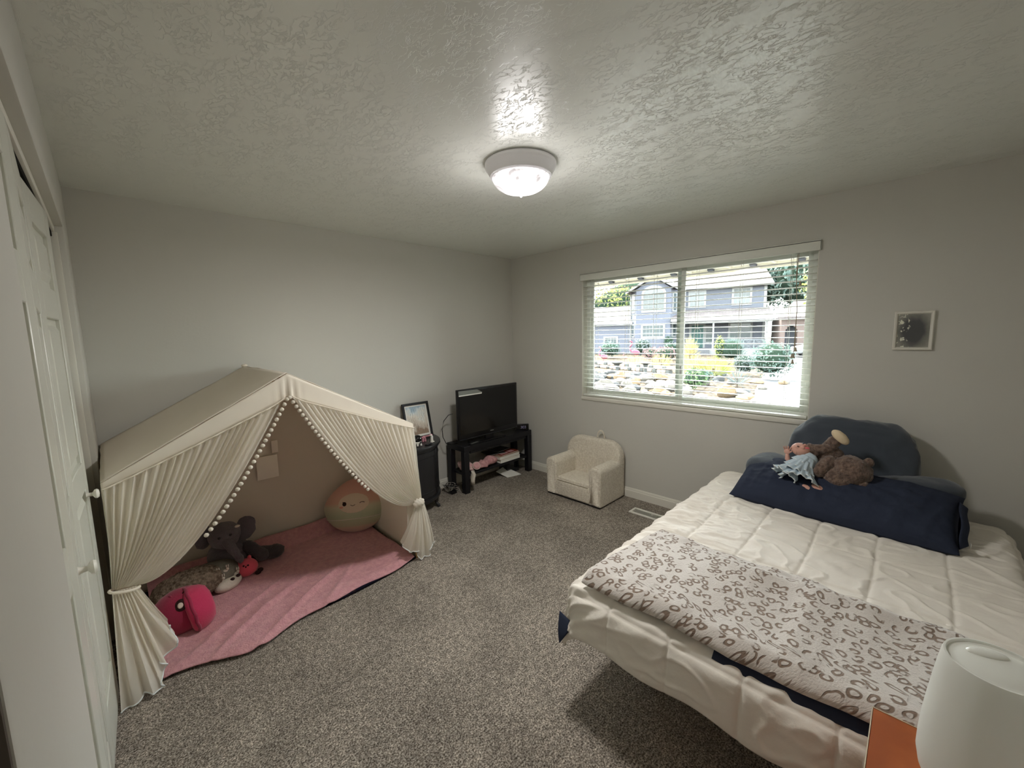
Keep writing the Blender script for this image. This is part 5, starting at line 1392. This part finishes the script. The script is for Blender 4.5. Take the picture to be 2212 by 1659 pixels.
def hbox(mb, u0, u1, z0, z1, o0, o1):
    c = hw((u0+u1)/2, (z0+z1)/2, (o0+o1)/2); return mb.obox(c, UR*((u1-u0)/2), ON*((o1-o0)/2), Vector((0,0,(z1-z0)/2)))
def hpoly(mb, pts, th=.08):   # polygon (u,z,o) extruded downwards
    n = len(pts); P_ = [hw(*p) for p in pts]; Q_ = [p-Vector((0,0,th)) for p in P_]
    return mb.add(P_+Q_, [tuple(range(n)), tuple(reversed(range(n, 2*n)))]+[(i, (i+1) % n, n+(i+1) % n, n+i) for i in range(n)])
house = thing('neighbour_house', 'two-storey lavender-grey house with white trim and teal door across the garden', 'house', hw(0, GZ, -2))
obj('main_wall', hbox(MB(), -2.2, 5.62, GZ, 5.5, -6, 0), 'siding_grey', house, smooth=False)
wg = MB(); pts = [(-5.6, 1.0), (-5.0, 2.0), (-1.97, 2.0), (-1.45, 1.0), (-1.45, -6), (-5.6, -6)]
lo_ = [hw(u, GZ, o) for u, o in pts]; hi_ = [hw(u, 5.42, o) for u, o in pts]
wg.add(lo_+hi_, [(i, (i+1) % 6, 6+(i+1) % 6, 6+i) for i in range(6)]+[tuple(range(6, 12)), tuple(reversed(range(6)))])
obj('bay_wing', wg, 'siding_lavender', house, smooth=False)
gb = MB(); gb.add([hw(-5.15, 5.42, 2.0), hw(-1.82, 5.42, 2.0), hw(-3.5, 6.5, 2.0), hw(-5.15, 5.42, 1.8), hw(-1.82, 5.42, 1.8), hw(-3.5, 6.5, 1.8)], [(0,1,2),(5,4,3),(0,3,4,1),(1,4,5,2),(2,5,3,0)])
obj('gable', gb, 'siding_lavender', house, smooth=False)
def hroof(name, pts, th=.12):
    o = hpoly(MB(), pts, th)
    return obj(name, o, 'shingles', house, smooth=False, uvf=lambda c: ((c-P0).dot(UR), (c-P0).dot(ON)*1.1+c.z*.4))
hroof('roof', [(-2.0, 5.52, .55), (6.1, 5.52, .55), (5.85, 7.45, -4.2), (-2.0, 7.45, -4.2)])
hroof('roof', [(-5.85, 5.28, 2.35), (-3.5, 6.66, 2.35), (-3.5, 6.66, -3), (-5.85, 5.28, -3)])
hroof('roof', [(-3.5, 6.66, 2.35), (-1.45, 5.46, 2.35), (-1.45, 5.46, -3), (-3.5, 6.66, -3)])
hroof('porch_roof', [(-1.9, 2.62, 2.55), (6.0, 2.62, 2.55), (5.85, 3.52, 0), (-1.9, 3.52, 0)])
hroof('garage_roof', [(-13, 2.52, 1.5), (-5.4, 2.52, 1.5), (-5.4, 4.35, -2.8), (-13, 4.35, -2.8)])
obj('garage_wall', hbox(MB(), -13, -5.4, GZ, 2.5, -6, 1.0), 'siding_lavender', house, smooth=False)
def trim(nm, *bs):
    m = MB()
    for b in bs: hbox(m, *b)
    return obj(nm, m, 'house_trim', house, smooth=False)
trim('fascia', (-2.0, 6.1, 5.36, 5.52, .50, .56)); trim('gutter', (-1.9, 6.0, 2.42, 2.60, 2.50, 2.60)); trim('garage_fascia', (-13, -5.4, 2.36, 2.50, 1.45, 1.55))
m = MB()
for a, b in (((-5.95, 5.22), (-3.5, 6.66)), ((-3.5, 6.66), (-1.35, 5.40))):
    p, q = hw(a[0], a[1], 2.38), hw(b[0], b[1], 2.38); d_ = (q-p); m.obox((p+q)/2-Vector((0,0,.05)), d_/2, ON*.03, Vector((0,0,.09)))
obj('rake_board', m, 'house_trim', house, smooth=False)
trim('corner_board', (5.42, 5.64, GZ, 5.4, -.2, .03)); trim('beam', (-1.8, 5.9, 2.22, 2.42, 2.2, 2.4))
for u in (5.50, 1.55): trim('porch_post', (u-.07, u+.07, GZ, 2.25, 2.22, 2.36))
obj('porch_deck', hbox(MB(), -1.8, 5.75, GZ, -.02, 0, 2.4), 'house_trim', house, smooth=False)
def hwin(u0, u1, z0, z1, o, nu, nz, glass='house_glass', tr=.17, half=None, arch=False):
    m = MB(); hbox(m, u0-tr, u0, z0-tr, z1+tr*(0 if arch else 1), o, o+.06); hbox(m, u1, u1+tr, z0-tr, z1+tr*(0 if arch else 1), o, o+.06); hbox(m, u0, u1, z0-tr, z0, o, o+.06)
    if not arch: hbox(m, u0, u1, z1, z1+tr, o, o+.06)
    w_ = obj('window', m, 'house_trim', house, smooth=False)
    obj('pane', hbox(MB(), u0, u1, z0, z1, o+.004, o+.014), glass, w_, smooth=False)
    if half: obj('pane', hbox(MB(), u0, u1, z0, z0+(z1-z0)*half, o+.014, o+.018), 'house_glass', w_, smooth=False)
    m = MB()
    for k in range(1, nu): u = u0+(u1-u0)*k/nu; t = .035 if k*2 == nu else .014; hbox(m, u-t, u+t, z0, z1, o+.018, o+.03)
    for k in range(1, nz): z = z0+(z1-z0)*k/nz; hbox(m, u0, u1, z-.014, z+.014, o+.018, o+.03)
    obj('muntin', m, 'house_trim', w_, smooth=False)
    if arch:
        cu, R_, n_ = (u0+u1)/2, (u1-u0)/2, 16; hA = .58
        fan = MB(); P_ = [hw(cu, z1+.05, o+.012)]+[hw(cu+R_*.93*math.cos(PI*k/n_), z1+.05+hA*.88*math.sin(PI*k/n_), o+.012) for k in range(n_+1)]
        fan.add(P_, [(0, k+1, k+2) for k in range(n_)]); obj('fanlight', fan, 'house_glass', w_, smooth=False, solid=.01)
        ar = MB()
        for k in range(n_):
            a, b = PI*k/n_, PI*(k+1)/n_
            q = [hw(cu+r*math.cos(t), z1+.05+hh*math.sin(t), oo) for oo in (o, o+.07) for (r, hh, t) in ((R_*.93, hA*.88, a), (R_+tr, hA+tr, a), (R_+tr, hA+tr, b), (R_*.93, hA*.88, b))]
            ar.add(q, [(0,1,2,3), (7,6,5,4), (0,4,5,1), (1,5,6,2), (2,6,7,3), (3,7,4,0)])
        hbox(ar, u0, u1, z1, z1+.06, o+.01, o+.05)
        for k in range(1, 7):
            a = PI*k/7; p, q = hw(cu+.2*math.cos(a), z1+.05+.14*math.sin(a), o+.03), hw(cu+R_*.95*math.cos(a), z1+.05+hA*.9*math.sin(a), o+.03)
            ar.obox((p+q)/2, (q-p)/2, ON*.01, ((q-p).cross(ON)).normalized()*.014)
        obj('arch_trim', ar, 'house_trim', w_, smooth=False)
hwin(-4.36, -2.55, 3.52, 4.98, 2.0, 4, 4, 'curtain_white', arch=True)
hwin(-4.36, -2.58, 1.17, 2.15, 2.0, 6, 3, 'house_glass')
hwin(-.45, .72, 3.86, 5.08, 0, 4, 4); hwin(3.12, 4.36, 3.93, 5.18, 0, 4, 3, 'curtain_white', half=.5)
hwin(2.94, 4.52, .86, 2.2, 0, 2, 2, 'house_glass'); hwin(.98, 1.50, .55, 1.95, 0, 1, 2, 'house_glass', tr=.10)
hwin(-8.1, -7.0, .12, 1.05, 1.0, 4, 3, 'house_glass')
for (ua, ub, oa, ob_) in ((-5.54, -5.06, 1.1, 1.9), (-1.91, -1.51, 1.9, 1.1)):
    for z0_, z1_ in ((3.5, 5.0), (1.2, 2.2)):
        p, q = hw(ua, 0, oa), hw(ub, 0, ob_); c = (p+q)/2; d_ = (q-p)/2; nn_ = Vector((d_.y, -d_.x, 0)).normalized(); nn_ = nn_ if nn_.dot(ON) > 0 else -nn_
        w_ = obj('window', MB().obox(c+nn_*.03+Vector((0,0,(z0_+z1_)/2)), d_*.75, nn_*.03, Vector((0,0,(z1_-z0_)/2+.14))), 'house_trim', house, smooth=False)
        obj('pane', MB().obox(c+nn_*.065+Vector((0,0,(z0_+z1_)/2)), d_*.45, nn_*.008, Vector((0,0,(z1_-z0_)/2))), 'house_glass', w_, smooth=False)
dr = obj('door', hbox(MB(), -.24, .74, .02, 2.08, 0, .05), 'door_teal', house, smooth=False)
fn = MB()
for k in range(12):
    a, b = PI*k/12, PI*(k+1)/12
    p, q = hw(.25+.28*math.cos(a), 1.45+.36*math.sin(a), .06), hw(.25+.28*math.cos(b), 1.45+.36*math.sin(b), .06); fn.obox((p+q)/2, (q-p)/2, ON*.01, ((q-p).cross(ON)).normalized()*.03)
hbox(fn, -.05, 0.0, .9, 1.45, .05, .07); hbox(fn, .50, .55, .9, 1.45, .05, .07); hbox(fn, -.05, .55, .85, .90, .05, .07)
obj('arched_lite', fn, 'house_trim', dr, smooth=False); trim('door_trim', (-.46, -.24, .0, 2.25, 0, .06), (.74, .92, 0, 2.25, 0, .06), (-.24, .74, 2.08, 2.25, 0, .06))
ra = MB(); hbox(ra, 2.33, 5.42, .70, .78, 2.24, 2.34); hbox(ra, 2.33, 5.42, -.02, .05, 2.24, 2.34)
for k in range(5): u = 2.35+k*(5.40-2.35)/4; hbox(ra, u-.04, u+.04, -.02, .76, 2.24, 2.34)
obj('railing', ra, 'rail_white', house, smooth=False)
for k in range(4):
    u0_ = 2.35+k*(5.40-2.35)/4; du = (5.40-2.35)/4
    for s in (0, .33, .66):
        m = MB()
        for (ua, za, ub, zb) in ((u0_+du*s*.5, .05, u0_+du, .05+.65*(1-s*.5)), (u0_, .05+.65*s*.5, u0_+du*(1-s*.5), .70), (u0_+du*(1-s*.5), .05, u0_, .05+.65*(1-s*.5)), (u0_+du, .05+.65*s*.5, u0_+du*s*.5, .70)):
            p, q = hw(ua, za, 2.29), hw(ub, zb, 2.29); m.obox((p+q)/2, (q-p)/2, ON*.02, ((q-p).cross(ON)).normalized()*.02)
        obj('lattice', m, 'rail_white', house, smooth=False)
st_ = MB()
for k in range(3): hbox(st_, -.5, 1.3, GZ, -.1-.13*k, 2.4+.3*k, 2.7+.3*k)
obj('steps', st_, 'concrete', house, smooth=False)
trim('downspout', (-5.72, -5.60, GZ, 5.3, 1.0, 1.1))

# second building to the right
nb2 = thing('pink_stucco_garage', 'pale pink stucco garage building with dark arch at the right of the window view', 'building', hw(9, GZ, 1))
w2 = MB(); cu_, R_ = 7.05, .42
hbox(w2, 6.35, cu_-R_, GZ, 2.5, -2, 3.4); hbox(w2, cu_+R_, 13, GZ, 2.5, -2, 3.4)
for k in range(8):
    a, b = PI*k/8, PI*(k+1)/8; ua, ub = cu_+R_*math.cos(b), cu_+R_*math.cos(a)
    hbox(w2, ua, ub, 1.35+.55*min(math.sin(a), math.sin(b)), 2.5, 3.0, 3.4)
obj('wall', w2, 'stucco_pink', nb2, smooth=False)
obj('arch_recess', hbox(MB(), cu_-R_, cu_+R_, GZ, 2.3, 2.2, 2.4), 'siding_grey', nb2, smooth=False)
r2_ = hpoly(MB(), [(6.0, 2.52, 3.9), (14, 2.52, 3.9), (14, 3.9, 0), (7.6, 3.9, 0)], .14); obj('roof', r2_, 'shingles', nb2, smooth=False, uvf=lambda c: ((c-P0).dot(UR), (c-P0).dot(ON)))
obj('garage_door', hbox(MB(), 7.95, 10.9, GZ, 2.0, 3.38, 3.43), 'house_trim', nb2, smooth=False)
# white car in front of it
cr = thing('white_car', 'white parked car in front of the pink stucco garage', 'car', hw(8.6, GZ, 6))
side = [(-2.1, .30), (-2.15, .75), (-1.3, .92), (-.75, 1.42), (.75, 1.45), (1.45, .98), (2.1, .9), (2.15, .35)]
m = MB(); P_ = []
for o_ in (5.2, 6.9):
    for (a, z) in side: P_.append(hw(8.9+a, GZ+z, o_))
n_ = len(side); m.add(P_, [tuple(range(n_)), tuple(reversed(range(n_, 2*n_)))]+[(i, (i+1) % n_, n_+(i+1) % n_, n_+i) for i in range(n_)])
M('car_white', (232, 232, 230), .3, .5); obj('body', m, 'car_white', cr, bevel=.10, seg=3, sharp=50)
gl = MB(); gl.add([hw(8.9+a, GZ+z, 6.92) for (a, z) in ((-1.15, .96), (-.68, 1.34), (.68, 1.36), (1.25, 1.0))]+[hw(8.9+a, GZ+z, 6.86) for (a, z) in ((-1.15, .96), (-.68, 1.34), (.68, 1.36), (1.25, 1.0))], [(0,1,2,3),(7,6,5,4),(0,4,5,1),(1,5,6,2),(2,6,7,3),(3,7,4,0)])
obj('side_window', gl, 'house_glass', cr, smooth=False)
Rw = rot_to(ON)
for a in (-1.35, 1.35):
    for o_ in (5.3, 6.72): obj('wheel', MB().lathe([(.0, 0), (.30, 0), (.33, .04), (.33, .16), (.30, .20), (0, .20)], 20, hw(8.9+a, GZ+.33, o_), Rw), 'black_plastic', cr)
# driveway and concrete path near the window
tag(obj('driveway', MB().add([(11.0, -3, GZ+.03), (12.8, 3.2, GZ+.03), (15.5, 3.9, GZ+.03), (44, 9.5, GZ+.03), (44, -3, GZ+.03)]+[(11.0, -3, GZ-.05), (12.8, 3.2, GZ-.05), (15.5, 3.9, GZ-.05), (44, 9.5, GZ-.05), (44, -3, GZ-.05)], [(0,1,2,3,4),(9,8,7,6,5)]+[(i, (i+1) % 5, 5+(i+1) % 5, 5+i) for i in range(5)]), 'concrete', None, smooth=False), 'pale concrete driveway at the right of the garden', 'driveway')
tag(obj('garden_path', MB().box(3.8, -6, GZ-.05, 8.9, 14, GZ+.035), 'concrete', None, smooth=False), 'light concrete path below the window outside', 'path')
# own eave with ribbed soffit
ev = bpy.data.objects.new('trim_7', None); COL.objects.link(ev); ev['kind'] = 'structure'; ev['label'] = 'cream ribbed soffit and fascia of the eave above the window'
ev.location = (XB+.6, 1.5, 2.17)
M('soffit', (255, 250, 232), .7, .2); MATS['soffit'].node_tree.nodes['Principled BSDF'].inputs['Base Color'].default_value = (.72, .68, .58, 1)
obj('soffit', MB().box(XB+WT, -3, 2.185, XB+.99, 6.5, 2.20), 'soffit', ev, smooth=False)
obj('fascia', MB().box(XB+.99, -3, 2.135, XB+1.02, 6.5, 2.36), 'soffit', ev, smooth=False)
for k in range(24):
    y = -2.8+.38*k; obj('rib', MB().box(XB+WT, y-.012, 2.172, XB+.99, y+.012, 2.185), 'soffit', ev, smooth=False)
    if k % 1 == 0: obj('bracket', MB().prism([(XB+.93, 2.172), (XB+.99, 2.150), (XB+.99, 2.185), (XB+.93, 2.185)], 'y', y+.15, y+.20), 'siding_grey', ev, smooth=False)
obj('roof_deck', MB().box(XB+WT, -3, 2.36, XB+1.05, 6.5, 2.60), 'soffit', ev, smooth=False)

# plants
def leafmat(nm, c1, c2): M(nm, c1, .8, .2, var=(1.3, c2, .35, .65, 4), thin=.25)
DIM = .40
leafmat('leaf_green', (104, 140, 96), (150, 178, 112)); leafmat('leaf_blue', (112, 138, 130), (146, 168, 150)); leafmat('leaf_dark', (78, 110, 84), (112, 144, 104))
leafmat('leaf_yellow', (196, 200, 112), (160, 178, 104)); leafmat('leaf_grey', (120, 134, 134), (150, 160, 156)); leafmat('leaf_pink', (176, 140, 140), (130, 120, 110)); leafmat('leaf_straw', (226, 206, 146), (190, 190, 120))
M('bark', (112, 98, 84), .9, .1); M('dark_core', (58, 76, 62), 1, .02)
def foliage(c, r, n, size, seed, spike=0.0, up=.3, shell=.55):
    mb = MB(); q = random.Random(seed); c = Vector(c)
    for _ in range(n):
        d = Vector((q.gauss(0, 1), q.gauss(0, 1), q.gauss(0, 1))).normalized()
        lump = .78+.32*noise.noise(d*2.3+Vector((seed, 0, 0)))+.12*noise.noise(d*6+Vector((0, seed, 0)))
        k = lump*(shell+(1-shell)*q.random()**.4)
        p = c+Vector((d.x*r[0], d.y*r[1], d.z*r[2]))*k
        if p.z < GZ: continue
        a = Vector((q.gauss(0, 1), q.gauss(0, 1), q.gauss(0, 1)+up)).normalized(); b = a.cross(d+Vector((.01, .02, .03))).normalized()
        if spike: a = (d+Vector((0, 0, .8))).normalized(); b = a.cross(Vector((q.gauss(0,1), q.gauss(0,1), .1))).normalized(); L = size*spike*(.6+.6*q.random()); w = size*.10
        else: L = size*(.6+.7*q.random()); w = L*.42
        mb.add([p-a*L*.5, p+b*w*.5, p+a*L*.5, p-b*w*.5], [(0,1,2,3)])
    return mb
def plant(name, lab, cat, x, y, r, h, mat, seed, n=500, size=.16, spike=0, core=True, trunk=0.0, group=None):
    t = thing(name, lab, cat, (x, y, GZ), group)
    cz = GZ+trunk+(h-trunk)/2; rz = (h-trunk)/2
    obj('foliage', foliage((x, y, cz), (r, r, rz), n, size, seed, spike), mat, t, smooth=False, recalc=False)
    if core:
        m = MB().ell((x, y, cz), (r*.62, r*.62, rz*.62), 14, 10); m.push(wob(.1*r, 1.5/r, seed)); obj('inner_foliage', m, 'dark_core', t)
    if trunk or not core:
        obj('trunk' if trunk else 'stem', MB().tube([(x, y, GZ-.02), (x+.02, y, GZ+max(trunk, h*.3)), (x, y, cz)], max(.02, r*.06), 6), 'bark', t)
    return t
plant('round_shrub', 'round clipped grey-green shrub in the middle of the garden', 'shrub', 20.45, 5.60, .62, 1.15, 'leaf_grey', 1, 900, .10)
plant('loose_shrub', 'large loose blue-green shrub beside the driveway', 'shrub', 19.10, 4.26, 1.0, 1.75, 'leaf_blue', 2, 1200, .13)
plant('conifer', 'small dark cone-shaped conifer against the lavender wing', 'shrub', 36.2, 16.2, .55, 1.9, 'leaf_dark', 3, 500, .16)
plant('weeping_shrub', 'pale arching weeping shrub before the porch railing', 'shrub', 27.8, 8.40, .95, 1.75, 'leaf_blue', 4, 600, .2, spike=2.2)
plant('upright_shrub', 'yellow-green upright shrub left of the weeping shrub', 'shrub', 27.5, 9.0, .40, 1.9, 'leaf_yellow', 5, 500, .14)
plant('straw_grass', 'tall straw-yellow grass clump just right of the window mullion', 'grass clump', 23.3, 9.2, .45, 1.7, 'leaf_straw', 6, 300, .3, spike=2.2, core=False)
plant('ornamental_grass', 'yellow-green ornamental grass nearest the window mullion', 'grass clump', 18.7, 7.15, .75, .95, 'leaf_straw', 7, 500, .22, spike=2.0, core=False)
plant('ornamental_grass', 'wide yellow ornamental grass clump in the garden centre', 'grass clump', 19.0, 6.45, .95, .85, 'leaf_yellow', 8, 600, .22, spike=2.0, core=False)
plant('leafy_perennial', 'green leafy perennial in front of the yellow grasses', 'plant', 14.6, 5.55, .50, .85, 'leaf_green', 9, 400, .13)
plant('leafy_perennial', 'broad blue-green perennial low beside the mullion', 'plant', 16.0, 5.95, .62, .70, 'leaf_blue', 10, 400, .14)
plant('yucca', 'spiky pale yucca in front of the round shrub', 'plant', 16.4, 4.72, .38, .6, 'leaf_grey', 11, 60, .25, spike=2.6, core=False)
plant('blue_shrub', 'blue-green spreading shrub at the left edge of the garden', 'shrub', 29.1, 17.9, 1.1, 1.5, 'leaf_blue', 12, 500, .2)
plant('cactus_shrub', 'pale green lumpy shrub behind the large flamingo', 'shrub', 30.5, 15.8, .9, 1.75, 'leaf_grey', 13, 420, .24)
plant('rosy_shrub', 'rosy brown shrub right of the large flamingo', 'shrub', 27.2, 13.3, .85, 1.15, 'leaf_pink', 14, 500, .16)
plant('rosy_shrub', 'grey-pink shrub next to the window mullion', 'shrub', 25.2, 11.5, .85, 1.25, 'leaf_pink', 15, 500, .16)
plant('white_topped_shrub', 'white-topped shrub under the cone conifer', 'shrub', 29.5, 13.0, .85, 1.5, 'leaf_grey', 16, 420, .18)
plant('tan_grass', 'tan grass tuft before the rosy shrubs', 'grass clump', 20.6, 9.6, .6, .9, 'leaf_straw', 17, 260, .22, spike=2.0, core=False)
plant('tan_grass', 'tan grass tuft between the two bird baths', 'grass clump', 20.9, 11.2, .7, .7, 'leaf_straw', 18, 260, .22, spike=2.0, core=False)
def tree(x, y, r, h, mat, seed, lab, n=1500, size=.5):
    plant('tree', lab, 'tree', x, y, r, h, mat, seed, n, size, trunk=h*.22)
tree(52, 31.5, 4.5, 9.5, 'leaf_yellow', 31, 'sunlit yellow-green tree above the left garage roof')
tree(54, 27.5, 4.2, 9.0, 'leaf_dark', 32, 'dark green tree beside the lavender wing above the garage roof')
tree(50, 37, 4.5, 8.5, 'leaf_dark', 33, 'dark green tree at the far left of the window view')
tree(60, 33, 6.0, 12, 'leaf_dark', 34, 'tall dark tree behind the left garage')
tree(50, 12.2, 4.2, 13, 'leaf_blue', 35, 'tall blue-green conifer right of the lavender house', 2000)
tree(46, 8.0, 3.6, 11.5, 'leaf_blue', 36, 'blue-green tree behind the pink stucco garage', 2000)
tree(47, 3.0, 4.2, 12.5, 'leaf_green', 37, 'green tree near the right window jamb', 2000)
tree(30, 3.9, 1.8, 7.6, 'leaf_yellow', 38, 'bright yellow-green tree at the upper right of the window', 900, .3)
tree(66, 22, 7, 15, 'leaf_dark', 39, 'large dark tree hidden behind the house roof')
tree(58, -4, 6, 13, 'leaf_dark', 40, 'dark tree beyond the driveway')
# flamingos
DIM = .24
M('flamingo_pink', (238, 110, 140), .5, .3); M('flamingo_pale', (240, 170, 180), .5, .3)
def flamingo(x, y, s, lab, rz, mat):
    t = thing('garden_flamingo', lab, 'garden ornament', (x, y, GZ)); R = Matrix.Rotation(rz, 3, 'Z'); o = Vector((x, y, GZ))
    g_ = lambda *p: o+R@(Vector(p)*s)
    obj('body', MB().ell(g_(0, 0, .58), (.24*s, .12*s, .14*s), 18, 12, R @ Matrix.Rotation(-.2, 3, 'Y')), mat, t)
    obj('neck', MB().tube([g_(.18, 0, .62), g_(.30, 0, .72), g_(.30, 0, .88), g_(.20, 0, 1.0), g_(.18, 0, 1.10), g_(.24, 0, 1.17)], [.05*s, .04*s, .032*s, .03*s, .03*s, .035*s], 8), mat, t)
    hd_ = obj('head', MB().ell(g_(.27, 0, 1.17), (.06*s, .04*s, .04*s), 10, 8, R), mat, t)
    obj('beak', MB().tube([g_(.31, 0, 1.17), g_(.37, 0, 1.14), g_(.37, 0, 1.09)], [.022*s, .018*s, .006*s], 6), 'black_plastic', hd_)
    for dy in (-.04, .04): obj('leg', MB().tube([g_(0, dy, .5), g_(.02, dy, .25), g_(0, dy, 0)], .012*s, 6), mat, t)
flamingo(22.4, 14.2, 1.0, 'small pink garden flamingo at the left edge of the window view', 2.2, 'flamingo_pink')
flamingo(25.6, 13.75, 1.25, 'large pink garden flamingo with curved neck left of the mullion', 1.9, 'flamingo_pink')
flamingo(25.2, 14.25, .62, 'little pink flamingo beside the large flamingo', 2.4, 'flamingo_pale')
# bird baths
M('stone_grey', (150, 152, 148), .9, .1)
for x, y, lab in ((17.4, 10.3, 'grey stone bird bath left in the garden'), (18.1, 9.2, 'darker grey stone bird bath nearer the mullion')):
    t = thing('bird_bath', lab, 'garden ornament', (x, y, GZ))
    obj('pedestal', MB().lathe([(.20, 0), (.17, .06), (.09, .14), (.07, .35), (.11, .50), (.13, .54)], 16, (x, y, GZ)), 'stone_grey', t)
    obj('basin', MB().lathe([(.10, .54), (.28, .62), (.30, .66), (.27, .66), (.10, .60), (0, .59)], 20, (x, y, GZ)), 'stone_grey', t)
tag(obj('planter_box', MB().box(26.2, 6.5, GZ, 26.9, 7.1, GZ+.6), 'house_trim', None, bevel=.03), 'white square planter between round shrub and porch', 'planter')
# low stone wall behind the garden, single stones
lw = thing('stone_edging', 'low pale stone edging across the garden under the flamingos', 'edging', (19.5, 11, GZ))
rp0 = Vector((21.3, 14.6, GZ)); rp1 = Vector((19.6, 8.6, GZ)); N_ = 22
for k in range(N_):
    for row in range(2):
        p = rp0.lerp(rp1, (k+.5+.25*row)/N_); L_ = (rp1-rp0).length/N_; dirn = (rp1-rp0).normalized(); nn_ = Vector((dirn.y, -dirn.x, 0))
        obj('stone', MB().obox(p+Vector((0, 0, .10+.19*row+rnd.uniform(-.01, .01)))+nn_*rnd.uniform(-.03, .03), dirn*L_*.46, nn_*.13, Vector((0, 0, .085))), 'book_tan' if (k+row) % 3 else 'stone_grey', lw, bevel=.03, seg=1)
# boulders and rocks
M('rock_pale', (179, 171, 159), .95, .05, bump=(6, .5, .05, 4)); M('rock_warm', (186, 159, 126), .95, .05, bump=(6, .5, .05, 4)); M('rock_grey', (131, 132, 131), .95, .05, bump=(6, .5, .05, 4))
protos = []
for s, mt in ((1, 'rock_pale'), (2, 'rock_grey'), (3, 'rock_warm'), (4, 'rock_pale')):
    m = MB().ell((0, 0, .14), (.30, .24, .18), 12, 8); m.push(wob(.07, 4.5, s*3)); m.xf(lambda v: (v.x, v.y, max(0, v.z)))
    o = obj('landscape_rock', m, mt, None, sharp=30); tag(o, 'landscape rock lying in the gravel bed outside the window', 'rock', 'rocks in the front garden'); protos.append(o)
q = random.Random(5); k = 0
for i in range(74):
    t = q.random(); s_ = q.random()
    if i < 52: x = 12.6+5.2*s_; y = x*(.40+.28*t)+q.uniform(-.3, .3)
    else: x = 11.5+9*s_; y = x*(.19+.20*t)
    o = protos[i % 4]
    if i >= 4: o = dup(o)
    o['label'] = {'rock_pale': 'pale landscape rock in the gravel bed outside the window', 'rock_grey': 'grey landscape rock in the gravel bed outside the window', 'rock_warm': 'sandy landscape rock in the gravel bed outside the window'}[o.data.materials[0].name]
    o['group'] = {'rock_pale': 'pale rocks', 'rock_grey': 'grey rocks', 'rock_warm': 'sandy rocks'}[o.data.materials[0].name]+' in the front garden'
    sc_ = q.uniform(.5, 1.25); o.location = (x, y, GZ-.02); o.rotation_euler = (0, 0, q.uniform(0, 6)); o.scale = (sc_, sc_*q.uniform(.7, 1.1), sc_*q.uniform(.6, 1.1))
